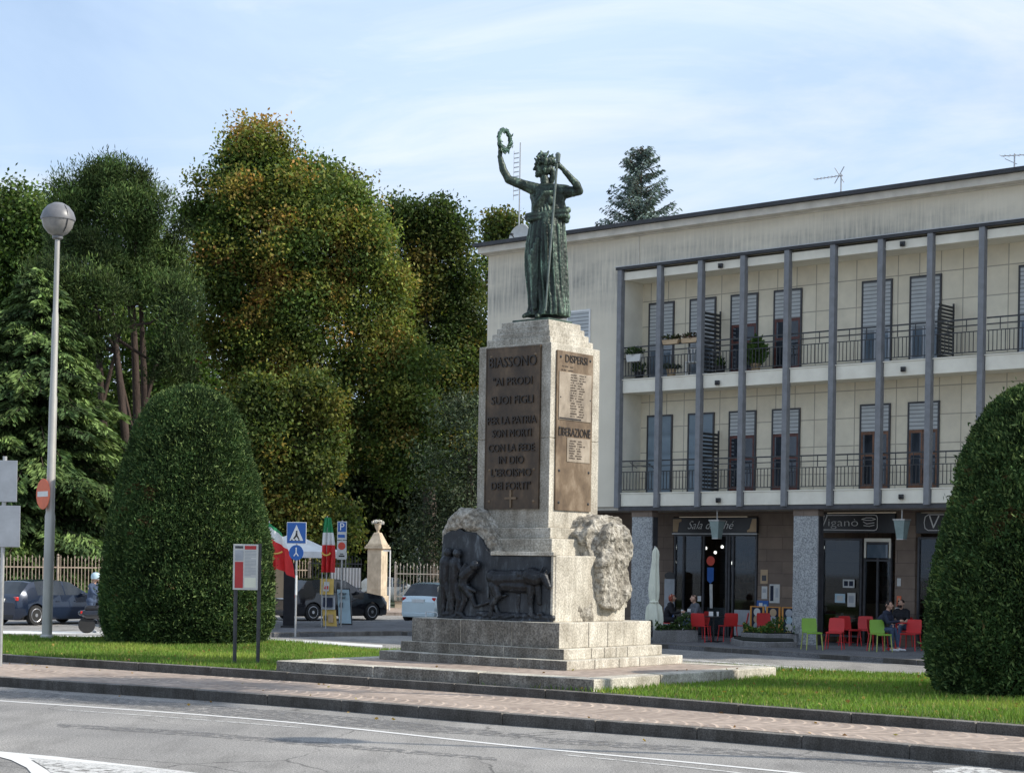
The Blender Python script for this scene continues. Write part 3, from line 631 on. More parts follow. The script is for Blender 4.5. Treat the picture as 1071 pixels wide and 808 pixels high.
# skirt with folds, lofted from waist to hem
rings=[(224,553.5,590,.20),(231,554,591,.21),(242,552,591,.24),(256,550,591.5,.25),(270,549,592,.26),(284,549.5,592.5,.27),(298,551,593,.28),(310,552.5,593.5,.29),(320,553,594.5,.30),(331.5,551,595.5,.31)]
n=160; vs=[]
for k,(y,xa,xb,dp) in enumerate(rings):
    c=sp((xa+xb)/2,y); rx=(xb-xa)/2/PPM
    for i in range(n):
        t=2*math.pi*i/n; w=k/9.
        fold=1+(.05+.05*w)*(1-1.6*abs(math.sin(t*5.5+w*.9)))*.9+(.03+.035*w)*(1-1.8*abs(math.sin(t*11+1.3-w*.7)))+.02*math.sin(t*5+.6+w*2.)
        vs.append((c.x+rx*fold*math.cos(t)*.985,c.y+dp*fold*math.sin(t),c.z))
fs=[(j*n+i,(j)*n+(i+1)%n,(j+1)*n+(i+1)%n,(j+1)*n+i) for j in range(9) for i in range(n)]+[tuple(range(n)),tuple(range(10*n-1,9*n-1,-1))]
sb.add(vs,fs)
# torso loft
tr=[(193,562,586,.10),(197,555,594,.14),(206,554,593,.165),(213,555.5,590,.165),(220,556,588.5,.165),(227,555,588.5,.17)]
vs=[]; m_=36
for y,xa,xb,dp in tr:
    c=sp((xa+xb)/2,y)
    for i in range(m_):
        t=2*math.pi*i/m_; f_=1+.02*math.sin(t*8+y*.35); vs.append((c.x+(xb-xa)/2/PPM*math.cos(t)*f_,c.y+dp*math.sin(t)*f_,c.z))
sb.add(vs,[(j*m_+i,j*m_+(i+1)%m_,(j+1)*m_+(i+1)%m_,(j+1)*m_+i) for j in range(5) for i in range(m_)]+[tuple(range(m_)),tuple(range(6*m_-1,5*m_-1,-1))])
sc_(563,209,564,211,.09,.09,-.09); sc_(575,209,576,211,.09,.09,-.10)      # chest
for j in range(9): sc_(590-j*2.6,199+j*.25,560-j*.4+(j>5)*1.5,223+j*.2-(j*1.1),.026,.024,-.10-.012*j,-.155-.004*j)
for j in range(5): sc_(562+j*1.5,199,559+j*4,222,.02,.02,-.12,-.17)   # diagonal cloak folds
sc_(553,226,591,221,.055,.06,-.14); sc_(553.5,229,590,225,.05,.05,-.15)   # sash
for a in((553,228,.07),(551.8,226,.05),(590.5,221,.07),(592.5,226,.06),(589,228,.06),(594,219,.045),(592,230,.05)): sc_(a[0],a[1],a[0]+.8,a[1]+1,a[2],a[2]*.9,-.10)
sc_(587,212,590,219,.06,.05,.05)
# neck, head
sc_(570,192,569,185,.075,.068); sc_(568.8,176.5,568,172,.128,.135); sc_(564,181,563.5,180,.07,.055)
sc_(563.3,179,562.6,178,.05,.035); sc_(559.6,174.5,558.6,177.2,.018,.024); sc_(561,180.8,560.6,181,.022,.02); sc_(561.5,184,561.3,184,.035,.03); sc_(560.5,172,563,171,.03,.03,-.05)
for s in(-1,1): sc_(561.6,174,561.8,174,.02,.02,s*.055)
for s in(-1,1): sc_(569.5,177,569.8,179.5,.028,.02,s*.135)
sc_(558.5,182.4,559.,182.6,.018,.018) if False else None
sc_(577,178,578,182,.055,.05); sc_(578,184,577,190,.05,.04)               # hair knot falling behind
for k in range(110):
    a=rng.normal(size=3); a/=np.linalg.norm(a)
    if a[2]<-.15 or a[0]<-.75: continue
    c=sp(569.5,171.5)+Vector(a)*.155; capsule(sb,c,c+Vector((random.uniform(-.05,.05),random.uniform(-.05,.05),random.uniform(-.01,.05))),.030,.016,7)
# right arm raised with wreath (left side of picture)
sc_(562,199,550,194.5,.11,.09,-.02,-.05); sc_(550,194.5,532,188,.09,.068,-.05,-.12); sc_(532,188,526.5,178,.066,.062,-.12,-.12); sc_(526.5,178,522.8,163.5,.064,.04,-.12,-.12)
sc_(522.8,163.5,523.3,158.5,.036,.042,-.12,-.12)
for i,(fx,fy) in enumerate(((521.2,152.5),(523,151.2),(525,151.5),(526.8,152.8))): 
    sc_(522.2+i*.9,158,fx,fy,.014,.012,-.15+.02*i,-.16+.03*i); sc_(fx,fy,fx+1.8,fy+.6,.012,.010,-.16+.03*i,-.12+.03*i)
sc_(524.5,159,528,156.5,.016,.012,-.10,-.14)
# left arm bent up to the staff (right side of picture)
sc_(584,199,592,199,.10,.09,0,-.02); sc_(592,201,606,200,.105,.066,-.02,-.12); sc_(606,200,603,193,.064,.064,-.12,-.16); sc_(603,193,588,176,.064,.04,-.16,-.22); sc_(588,176,584.5,173,.038,.042,-.22,-.25)
for i in range(4): sc_(585,169.8+i*1.9,580.8,170.3+i*1.9,.016,.013,-.24,-.29); sc_(580.8,170.3+i*1.9,581.5,170.8+i*1.9,.013,.011,-.29,-.33)
sc_(584.8,170.5,583,167,.016,.013,-.27,-.31)
# feet
sc_(557,327,548,330.5,.06,.035,-.12,-.22); sc_(565,328,562,330.5,.06,.04,-.15,-.30)
for j in range(5): sc_(582+j*2.4,300+3*j,586+j*1.8,327,.045,.06,-.20+.05*j)
for j in range(4): sc_(562-j*2.5,250+j*6,560-j*.4,322,.035,.03,-.23)
for j in range(4): sc_(570+j*4.5,236,574+j*4.6,318,.03,.035,-.24+.02*j)
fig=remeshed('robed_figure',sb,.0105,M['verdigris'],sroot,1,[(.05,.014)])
st=MB(); A_=sp(583.4,162,-.28); B_=sp(570.5,325,-.30); st.cyl(A_,B_,.020,.018,10); st.cyl(sp(583.6,170,-.28),sp(583.6,161.5,-.28),.03,.045,10); st.cyl(sp(583.6,161.5,-.28),sp(583.6,159.5,-.28),.045,.02,10)
st.build('staff',pm('staff_bronze',(.14,.17,.15),.5,.3,8,.1,.3),sroot,smooth=40)
wr=MB(); wc=sp(527.6,146.8,-.14)
for k in range(260):
    t=2*math.pi*k/260; rr=.165; jx=random.gauss(0,.012); p0=wc+Vector((math.cos(t)*.092+jx,math.cos(t)*.13,math.sin(t)*.165+random.gauss(0,.012)))
    d=Vector((-math.sin(t)*.6+random.uniform(-.6,.6),random.uniform(-.7,.7),math.cos(t)+random.uniform(-.6,.6))).normalized()*.062; s_=d.orthogonal().normalized()*.020
    wr.add([p0-d*.3,p0+s_+d*.3,p0+d,p0-s_+d*.3],[(0,1,2,3)])
wr.tube([wc+Vector((math.cos(t)*.092,math.cos(t)*.13,math.sin(t)*.165)) for t in np.linspace(0,2*math.pi,25)],.022,6)
for sx_ in(-1,1): wr.tube([sp(527,155,-.15),sp(529+sx_*3,158,-.15),sp(530+sx_*2.2,161,-.15)],[.02,.022,.008],6)
wr.build('wreath',pm('wreath_bronze',(.06,.12,.085),.5,.4,20,.2,.3),sroot)
# ================= APARTMENT BUILDING =================
# local frame: x along the facade to the right, y into the building, z up; origin at foot of the facade line
BO=Vector((8.23,51.2)); BD=Vector((.751,-.661)).normalized(); BN=Vector((-BD.y,BD.x)); BRZ=math.atan2(BD.y,BD.x)
def bw(u,w): p=BO+BD*u+BN*w; return (p.x,p.y)
bld=empty('apartment_building',(BO.x,BO.y,0),BRZ,'long two tone cream apartment block with balconies over ground floor cafes','building')
UE=14.2
def bpart(name,mat,boxes,parent=None,bevel=0):
    m_=MB()
    for b in boxes: m_.box(*b)
    return m_.build(name,mat,parent or bld,bevel=bevel)
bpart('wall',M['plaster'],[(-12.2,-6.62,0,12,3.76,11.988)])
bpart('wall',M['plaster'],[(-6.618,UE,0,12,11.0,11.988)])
bpart('loggia_wall',M['loggia'],[(-6.61,UE,1.0,12,3.79,10.99)])
bpart('loggia_side_wall',M['plaster_band'],[(-6.617,-6.60,.01,1.0,3.79,10.99)])
bpart('roof',M['roofdark'],[(-12.42,UE+.2,-.55,12.5,12.235,12.345)])
bpart('cornice',M['cornice'],[(-12.34,UE+.1,-.38,12.3,12.03,12.232),(-12.25,UE+.05,-.06,12.1,11.99,12.027)])
for k,(za,zb) in enumerate(((3.77,4.15),(7.23,7.62),(10.68,10.93))):
    bays=[-6.6+1.5035*i for i in range(15)]
    for i in range(14):
        u0=bays[i]+.05; u1=bays[i+1]-.135
        if u0>UE-1: break
        f=bpart('balcony_panel',M['plaster_band'],[(u0,u1,-.02,.12,za,zb)],bevel=.01)
    bpart('balcony_slab',M['plaster_band'],[(-6.59,UE,.12,.998,za+.02,zb-(.02 if k<2 else 0))])
    if k<2: bpart('balcony_coping',M['plaster_band'],[(-6.59,UE,-.04,.2,zb+.002,zb+.035)])
bpart('frame_top',M['roofdark'],[(-6.78,UE,-.16,.0,11.0,11.075)]); bpart('frame_top_light',M['steel'],[(-6.80,UE,-.18,-.0,11.077,11.10)])
for i in range(14):
    u=-6.74+1.5035*i
    if u<UE: bpart('column',M['column'],[(u+.01,u+.175,-.14,.05,3.72,10.998)],bevel=.01)
bpart('beam',M['frame_dark'],[(-6.62,UE,-.05,.10,3.64,3.755)])
bpart('portico_ceiling',M['cornice'],[(-12.2,UE,.10,2.4,3.66,3.75)])
# shop wall, recessed
SW=2.0
def uo(u): return u-.37        # features measured on the w=1.5 plane shifted to w=2
wallsegs=[(-12.2,-6.02,-.3,3.65),(-6.02,-2.86,3.52,3.65),(-2.86,-.66,-.3,3.65),(-.66,1.78,3.62,3.65),(1.78,2.42,-.3,3.65),(2.42,7,3.60,3.65),(7,UE,-.3,3.65)]
for a,b,c,d in wallsegs: bpart('shop_wall',M['brown'],[(a+.002,b-.002,SW,SW+.3,c,d)])
bpart('shop_interior',M['brown'],[(-6.1,7.2,SW+4.2,SW+4.4,-.3,3.65),(-6.1,7.2,SW+.31,SW+4.2,3.3,3.5),(-.95,-.75,SW+.31,SW+4.2,-.3,3.3),(-6.3,-6.1,SW+.31,SW+4.4,-.3,3.5)])
bpart('shop_floor',M['frame_dark'],[(-6.1,7.2,SW+.06,SW+4.2,-.35,-.2)])
for a_,b_ in((-5.8,-3.2),(-.4,1.5),(2.8,5.5)):
    for z_ in(1.0,1.45,1.9,2.3):
        s_=bpart('shelf',M['frame_brown'],[(a_,b_,SW+2.6,SW+2.9,z_,z_+.03)]); m_=MB(); x_=a_+.05
        while x_<b_-.15: w_=random.uniform(.06,.14); m_.box(x_,x_+w_,SW+2.65,SW+2.8,z_+.031,z_+random.uniform(.15,.36)); x_+=w_+random.uniform(.02,.1)
        m_.build('goods',M['shelfmix'],s_)
bpart('bar_counter',M['tan'],[(-5.2,-3.4,SW+1.6,SW+2.1,-.2,.95),(-.2,1.4,SW+1.7,SW+2.2,-.2,.95)])
for u_,w_,z_ in((-5.35,.8,2.55),(-5.0,1.2,2.6),(-5.05,.9,2.42),(-4.85,1.5,2.1),(-3.15,.9,2.55),(-3.4,1.6,2.6),(.2,1.2,2.6),(.9,1.8,2.5)):
    x_,y_=bw(u_,SW+w_); lt=empty('ceiling_lamp',(x_,y_,z_),BRZ,'small lit ceiling lamp inside the ground floor shops','lamp','small lit lamps inside the shops'); m_=MB(); m_.lathe([(.01,-.05),(.045,-.03),(.045,.03),(.01,.05)],n=10); m_.build('bulb',M['glow'],lt,smooth=60); m_=MB(); m_.cyl((0,0,.05),(0,0,3.3-z_),.008,None,5); m_.build('cord',M['black'],lt)
for u0,u1 in((-6.16,-5.40),(-.38,.42),(5.4,6.3),(11.2,12.1)):
    p=bpart('pillar',M['pillar'],[(u0,u1,.05,.12,-.25,3.45)],bevel=.01); bpart('pillar_shade_side',M['frame_dark'],[(u0+.02,u1-.005,.122,.36,-.25,3.45)]); bpart('pillar_cap',M['brown'],[(u0-.01,u1+.01,.04,.34,3.452,3.64)])  # dark sides behind the granite carry the pillar's shade as colour
for u0 in(-9.5,): bpart('pillar',M['pillar'],[(u0,u0+.9,.05,.85,-.25,3.655)])
# shop fronts as parts: frame > glass
def shopfront(u0,u1,z0_,z1_,muls,trans=None,mat='glass_shop',fm='frame_dark',fw=.06):
    m_=MB(); m_.box(u0,u0+fw,SW-.03,SW+.06,z0_,z1_); m_.box(u1-fw,u1,SW-.03,SW+.06,z0_,z1_); m_.box(u0+fw,u1-fw,SW-.03,SW+.06,z1_-fw,z1_); m_.box(u0+fw,u1-fw,SW-.03,SW+.06,z0_,z0_+fw)
    for u in muls: m_.box(u-fw/2,u+fw/2,SW-.028,SW+.058,z0_+fw,z1_-fw)
    if trans: m_.box(u0+fw,u1-fw,SW-.025,SW+.055,trans,trans+fw)
    f=m_.build('shop_window',M[fm],bld); g_=MB(); g_.box(u0+fw,u1-fw,SW+.01,SW+.03,z0_+fw,z1_-fw); g_.build('glass',M[mat],f); return f
sf=shopfront(-5.97,-4.95+1.0,-.2,2.97,[-5.6,-4.85])
dr=shopfront(-3.92,-2.88,-.2,2.97,[-3.75])
# counter and door lower panels, interior glow of lamps
bpart('shop_counter',M['offwhite'],[(-5.5,-4.92,SW+.12,SW+.4,-.1,.72),(-4.78,-4.02,SW+.12,SW+.4,-.1,.72)]); bpart('door_panel',M['grey'],[(-3.66,-2.95,SW-.04,SW+.0,-.1,.68)])
sf2=shopfront(-.62,.72,.0,2.86,[],None,'glass_shop'); 
bpart('door_surround',M['plaster_band'],[(.80,1.66,SW-.05,SW-.031,2.76,2.86),(.80,.86,SW-.05,SW-.031,2.3,2.758),(1.60,1.66,SW-.05,SW-.031,2.3,2.758)])
sd=shopfront(.78,1.68,-.2,2.75,[1.23],2.2,'glass_shop')
bpart('transom_light',M['glass_blue'],[(.90,1.56,SW-.045,SW-.03,2.3,2.68)]); 
sf3=shopfront(2.5,6.9,-.1,2.9,[3.9,5.4])
# balcony doors: frame > shutter, glass
def bdoor(u,zf,kind,drop):
    W_=.97; zt=zf+2.42; m_=MB(); w0=.955
    m_.box(u,u+.05,w0,1.0-.002,zf,zt); m_.box(u+W_-.05,u+W_,w0,1.0-.002,zf,zt); m_.box(u+.05,u+W_-.05,w0,.998,zt-.05,zt)
    f=m_.build('balcony_door',M['frame_dark'],bld)
    s_=MB(); zs=zt-.05-drop; s_.box(u+.052,u+W_-.052,w0+.012,w0+.03,max(zs,zf),zt-.052); s_.build('shutter',M['shutter_blue'] if kind=='full' else M['shutter'],f)
    if kind!='full':
        fm=M['frame_red'] if kind=='red' else M['frame_brown'] if kind=='brown' else M['grey']
        d_=MB()
        for a,b in((u+.053,u+.053+.42),(u+.497,u+W_-.053)):
            d_.box(a,a+.055,w0+.008,w0+.035,zf+.01,zs-.002); d_.box(b-.055,b,w0+.008,w0+.035,zf+.01,zs-.002)
            for zz,h_ in((zf+.01,.16),(zf+.95,.07),(zs-.09,.085)): d_.box(a+.055,b-.055,w0+.008,w0+.035,zz,zz+h_)
        d_.build('door_leaf_frame',fm,f)
        g_=MB(); g_.box(u+.108,u+W_-.108,w0+.015,w0+.022,zf+.17,zs-.09); g_.build('glass',M['glass_blue'] if kind=='grey' else M['glass'],f)
        if drop<1.5 and kind!='grey':
            c_=MB()
            for j in range(8): c_.obox((u+.18+.088*j,w0+.026,(zf+.5+zs)/2+.2),(.05,.002,(zs-zf)*.55),0)
            c_.build('curtain',pm('curtain',(.20,.20,.21),.9,.3,5),f)
UP,LO=7.66,4.19
for u,zf,k,dr_ in((-6.34,UP,'grey',1.25),(-4.79,UP,'grey',1.3),(-3.29,UP,'red',.85),(-1.77,UP,'red',.80),(1.17,UP,'grey',1.35),(2.68,UP,'grey',1.35),(5.9,UP,'grey',1.3),
                (-6.34,LO,'full',2.36),(-4.79,LO,'full',2.36),(-3.29,LO,'red',.68),(-1.77,LO,'red',.68),(1.17,LO,'brown',.72),(2.68,LO,'brown',.72),(5.9,LO,'grey',.7)):
    bdoor(u,zf,k,dr_)
# small shuttered window on the blank end wall
wf=bpart('window',M['white'],[(-8.80,-7.86,-.04,0,9.86,9.92),(-8.80,-8.75,-.04,0,8.4,9.858),(-7.91,-7.86,-.04,0,8.4,9.858)]); bpart('shutter',M['shutter'],[(-8.748,-7.912,-.03,0,8.4,9.858)],wf)
# pale vertical pipe on the wall
bpart('downpipe',M['cornice'],[(-6.02,-5.99,-.025,-.001,11.12,11.98)]) 
# railings, one per bay
def railing(u0,u1,zf):
    m_=MB(); zt=zf+.98
    for z,h_ in((zt,.04),(zt-.17,.025),(zt-.34,.025),(zf+.10,.025)): m_.box(u0,u1,.02,.045,z-h_,z)
    k=11
    for i in range(k):
        x=u0+(u1-u0)*(i+.5)/k; m_.box(x-.009,x+.009,.024,.04,zf+.10,zt-.36)
    for x in(u0+.38,u1-.38): m_.box(x-.01,x+.01,.023,.041,zt-.33,zt-.04)
    m_.build('railing',M['iron'],bld)
for i in range(13):
    u=-6.74+1.5035*i
    if u+1.5<UE:
        for zf in(UP,LO): railing(u+.195,u+1.495,zf)
for u,z in((-2.95,10.78),(-3.0,7.36),(-2.9,3.92),(3.02,10.80),(3.1,7.40),(3.1,3.95)):
    m_=MB(); m_.obox((u,-.07,z),(.13,.10,.13),.3); m_.cyl((u,-.10,z-.02),(u+.02,-.17,z-.05),.03,.035,8); s_=m_.build('drain_spout',M['black'],bld)
def on_b(name,u,w,z,label,cat,group=None,rz=0): x,y=bw(u,w); return empty(name,(x,y,z),BRZ+rz,label,cat,group)
# lattice screens on the balconies
def lattice(u,zf,h_,label,grp=True):
    t_=on_b('lattice_screen',u,.5,zf,label,'screen','dark lattice screens dividing the balconies'); m_=MB()
    for y in(-.42,.42): m_.box(-.02,.02,y-.02,y+.02,0,h_-(.0 if y>0 else .25))
    m_.build('screen_frame',M['iron'],t_); s_=MB()
    for i in range(15):
        z=.05+i*(h_-.1)/15; s_.box(-.012,.012,-.40,.40 if True else 0,z,z+(h_-.1)/15*.62)
    s_.build('slats',M['iron'],t_)
    return t_
lattice(-3.62,LO,1.85,'dark lattice screen on the lower balcony left of the red doors')
lattice(-3.62,UP,1.95,'dark louvred screen on the upper balcony beside the red doors')
lattice(4.05,UP,1.55,'dark louvred screen on the upper balcony right of the two shuttered doors')
# plants and chair on the balconies
def tuft(name,parent,c,r,n,sz,cols,mat='leaf',up=.5):
    d=sph(n); p=np.array(c)+d*np.array(r)*(rng.random(n)**.4)[:,None]; t_=np.array(cols)[rng.integers(0,len(cols),n)]*rng.uniform(.6,1.3,(n,1))
    return leaf_mesh(name,p,sz,t_,M[mat],parent,.45,d*np.array([1,1,.5])+np.array([0,0,up]),.6)
GR=[(.05,.09,.025),(.08,.13,.04),(.04,.07,.03)]
def potplant(u,w,z,label,r=.25,h_=.3,n=220,pot='tan',cols=GR,sz=.11,grp=None):
    t_=on_b('potted_plant',u,w,z,label,'plant',grp); m_=MB(); m_.lathe([(.10,0),(.12,.02),(.15,.22),(.16,.24)],n=14); m_.build('pot',M[pot],t_,smooth=40); tuft('foliage',t_,(0,0,.24+h_*.8),(r,r*.8,h_),n,sz,cols); return t_
potplant(-6.2,.35,UP,'low bushy plant in a dark pot at the left end of the upper balcony floor',.28,.18,200,'black')
t_=on_b('hanging_planter',-6.15,.06,UP+.62,'leafy planter box hung on the upper balcony rail at its left end','planter'); m_=MB(); m_.prismy([(-.28,.12),(.28,.12),(.24,-.1),(-.24,-.1)],-.1,.1); m_.build('planter_box',M['offwhite'],t_); tuft('foliage',t_,(0,0,.20),(.36,.2,.16),260,.1,GR)
for k,(u,lab) in enumerate(((-4.75,'brown flower box with dull leaves on the upper rail, left of its twin'),(-4.05,'brown flower box with reddish leaves on the upper rail, nearer the lattice'))):
    t_=on_b('flower_box',u,.03,UP+.95,lab,'planter'); m_=MB(); m_.prismy([(-.3,.14),(.3,.14),(.26,0),(-.26,0)],-.1,.1); m_.build('box',M['tan'],t_); tuft('foliage',t_,(0,0,.2),(.36,.16,.12),220,.09,[(.05,.07,.03),(.11,.05,.04)] if k else [(.05,.08,.03),(.07,.06,.03)])
potplant(-1.98,.4,UP,'spiky green yucca in a pot behind the upper balcony rail',.34,.42,170,'tan',[(.08,.15,.04),(.12,.2,.06)],.34)
potplant(-3.15,.3,UP,'small round plant in a pot in front of the red balcony doors',.16,.14,120,'black')
potplant(-4.95,.3,UP,'low grey green plant spreading on the upper balcony floor',.34,.10,160,'tan',[(.10,.12,.09),(.06,.08,.06)])
t_=on_b('garden_chair',-4.25,.45,UP,'white plastic garden chair on the upper balcony','chair',None,.5); m_=MB()
m_.box(-.22,.22,-.2,.22,.40,.43); m_.build('seat',M['white'],t_); m_=MB()
for j in range(5): m_.box(-.2+j*.09,-.15+j*.09,.2,.23,.43,.85)
m_.box(-.22,.22,.2,.235,.85,.90); m_.build('backrest',M['white'],t_)
for a,b in((-.2,-.18),(.2,-.18),(-.2,.2),(.2,.2)): m_=MB(); m_.cyl((a,b,0),(a,b,.4),.018,None,6); m_.build('leg',M['white'],t_)
for u,lab in((-6.35,'clothes rack folded over the left end of the lower balcony rail'),):
    t_=on_b('drying_rack',u,.25,LO+.75,lab,'clothes rack'); m_=MB()
    for j in range(4): m_.obox((.35,-.1+j*.09,.20-.05*j),(.75,.012,.015),0,0,.08)
    m_.obox((.02,.05,.1),(.015,.4,.015),0,-.4); m_.obox((.7,.05,.06),(.015,.4,.015),0,-.4); m_.build('rails',M['iron'],t_)
# roof aerials
def aerial(name,u,w,h_,label,kind):
    t_=on_b(name,u,w,12.345,label,'antenna'); m_=MB(); m_.cyl((0,0,0),(0,0,h_),.03,.02,6); m_.build('mast',M['steel'],t_)
    b=MB(); cz=h_-.05
    if kind=='left': b.obox((-.42,0,cz),(.95,.02,.02)); [b.obox((-.85+.12*j,0,cz),(.012,.26,.012)) for j in range(8)]; b.obox((-.06,0,cz+.02),(.02,.02,.55),0,0,.6); b.obox((-.06,0,cz+.02),(.02,.02,.55),0,0,-.6)
    elif kind=='v': 
        for j in range(10): b.obox((-.16,0,h_-.35-.16*j),(.22,.015,.035)); 
        b.obox((-.28,0,h_-1.1),(.015,.015,1.7)); b.obox((-.05,0,h_-3.6),(2.2,.02,.02)); [b.obox((-1.1+.25*j,0,h_-3.6),(.012,.5,.012)) for j in range(9)]
    else: b.obox((0,0,cz),(.7,.02,.02),.4); [b.obox((-.3+.12*j,-.12+.05*j,cz),(.012,.3,.012)) for j in range(6)]; b.obox((-.1,0,cz-.15),(.4,.02,.02),0,0,.5)
    b.build('elements',M['steel'],t_)
p=P(542,246,58.); 
def roof_uw(x,y,z):
    g_=G(x,y,z) ; d=Vector((g_[0],g_[1]))-BO; return d.dot(BD),d.dot(BN)
def roof_u(x,w):   # facade coordinate at depth w seen in picture column x (roof height)
    d=ray(x,230); n_=BN; tt=(w+BO.dot(n_))/(d[0]*n_.x+d[1]*n_.y); q=Vector((d[0]*tt,d[1]*tt))-BO; return q.dot(BD)
aerial('tv_aerial',roof_u(543,3.),3.,4.1,'tall mast aerial behind the statue with stacked small elements','v')
aerial('tv_aerial',roof_u(879,1.5),1.5,1.0,'short aerial pointing left on the roof edge, middle of the roof','left')
aerial('tv_aerial',roof_u(1060,1.5),1.5,.85,'short crossed aerial on the roof at the far right','x')
t_=on_b('satellite_dish',roof_u(546,2.),2.,12.345,'pale satellite dish on the roof corner behind the statue','satellite dish'); m_=MB()
m_.lathe([(.02,0),(.2,.02),(.36,.07),(.46,.13),(.45,.145),(.34,.085),(.18,.04),(.02,.02)],n=24); M_=Matrix.Rotation(R(80),3,'X'); m_.v=[tuple(M_@Vector(v)+Vector((0,0,.55))) for v in m_.v]; m_.build('dish',M['offwhite'],t_,smooth=50)
m_=MB(); m_.cyl((0,0,0),(0,0,.5),.03,None,8); m_.cyl((0,-.1,.25),(0,-.5,.6),.015,None,6); m_.box(-.04,.04,-.55,-.47,.57,.65); m_.build('bracket',M['black'],t_)
# shop signs
def sgn(name,u0,u1,z0_,z1_,label,w=SW-.10): return on_b(name,(u0+u1)/2,w,(z0_+z1_)/2,label,'sign')
s1=sgn('shop_sign',-5.97,-2.83,3.0,3.47,'long black cafe sign reading Sala da Te in white script')
s1['label']='long black shop sign reading Sala da Th\u00e9 in white script'
m_=MB(); m_.box(-1.57,1.57,-.03,.06,-.235,.235); m_.build('sign_board',M['black'],s1); m_=MB(); m_.box(-1.58,1.58,-.04,.06,-.27,-.24); m_.build('trim',M['steel'],s1)
m_=MB(); m_.prismy([(-1.55,.2),(-1.22,.2),(-1.22,.13),(-1.31,.1),(-1.36,-.2),(-1.55,-.2)],-.035,-.031); m_.build('corner_ornament',M['tan'],s1)
m_=MB(); m_.prismy([(1.40,.2),(1.55,.2),(1.55,-.2),(1.22,-.2),(1.22,-.15),(1.31,-.1)],-.035,-.031); m_.build('corner_ornament',M['tan'],s1)
o=text('Sala da Th\u00e9',.36,M['white'],s1,FM(-.10,-.036,.0),shear=.45,ext=.003,off=-.004); fit(o,-.12,1.72,0)
s2=sgn('shop_sign',-.66,1.27,3.03,3.58,'black shop sign with Vigan\u00f2 in white inside a rounded outline')
m_=MB(); m_.box(-.98,1.02+.5,-.03,.06,-.29,.27); m_.build('sign_board',M['black'],s2)
def outline(parent,pts,w,mat,y=-.036,name='outline'):
    m_=MB()
    for a,b in zip(pts,pts[1:]):
        a=Vector((a[0],y,a[1]));b=Vector((b[0],y,b[1])); d=(b-a).normalized(); nn=Vector((-d.z,0,d.x))*w/2
        m_.add([a-nn-d*w*.3,b-nn+d*w*.3,b+nn+d*w*.3,a+nn-d*w*.3],[(0,1,2,3)])
    return m_.build(name,mat,parent)
outline(s2,[(-.78,.20),(-.88,.20),(-.80,.20),(-.86,-.20),(-.90,-.20),(.86,-.22),(.93,-.20),(.96,-.14),(.96,.14),(.93,.20),(.86,.22),(-.72,.22)],.022,M['white'])
outline(s2,[(-.92,.20),(-.84,-.12),(-.70,.20)],.035,M['white'],-.037,'lettering')
o=text('igan\u00f2',.33,M['white'],s2,FM(-.2,-.036,.0),ext=.003,off=-.006); fit(o,-.16,.98,0)
outline(s2,[(.45,.10),(.6,.14),(.78,.14),(.9,.10),(.78,.07),(.6,.07),(.45,.10)],.02,M['white'],name='pasta_emblem'); outline(s2,[(.5,.03),(.62,-.03),(.86,.0)],.02,M['white'],name='pasta_emblem'); outline(s2,[(.52,-.08),(.7,-.10),(.86,-.07)],.02,M['white'],name='pasta_emblem')
s3=sgn('shop_sign',2.5,6.9,3.03,3.58,'black shop sign showing a white V beside the right hedge'); m_=MB(); m_.box(-2.2,2.2,-.03,.06,-.3,.27); m_.build('sign_board',M['black'],s3)
outline(s3,[(-1.2,.22),(-1.82,.22),(-1.92,.16),(-1.95,0),(-1.92,-.16),(-1.82,-.22),(1.2,-.22)],.022,M['white']); outline(s3,[(-1.78,.18),(-1.66,-.14),(-1.50,.18)],.04,M['white'],-.037,'lettering')
o=text('igan\u00f2',.33,M['white'],s3,FM(-.9,-.036,0),ext=.003,off=-.006); fit(o,-.9,.98,0)
# lanterns hanging at the beam
for u,lab in((-3.22,'tapered frosted lantern hanging in front of the left shop sign'),(2.90,'tapered frosted lantern hanging beside the right shop door')):
    t_=on_b('wall_lantern',u,.35,2.82,lab,'lantern','tapered lanterns under the balconies'); m_=MB()
    def frus(mb,a,b,za,zb): mb.add([(-a,-a,za),(a,-a,za),(a,a,za),(-a,a,za),(-b,-b,zb),(b,-b,zb),(b,b,zb),(-b,b,zb)],[(0,3,2,1),(4,5,6,7),(0,1,5,4),(1,2,6,5),(2,3,7,6),(3,0,4,7)])
    frus(m_,.10,.165,0,.5); m_.build('lantern_glass',M['lantern'],t_); m_=MB(); frus(m_,.18,.185,.5,.54); m_.cyl((0,0,.54),(0,0,.83),.02,None,8); m_.build('lantern_cap',M['steel'],t_); m_=MB(); frus(m_,.105,.105,-.025,-.001); m_.build('lantern_base',M['steel'],t_)
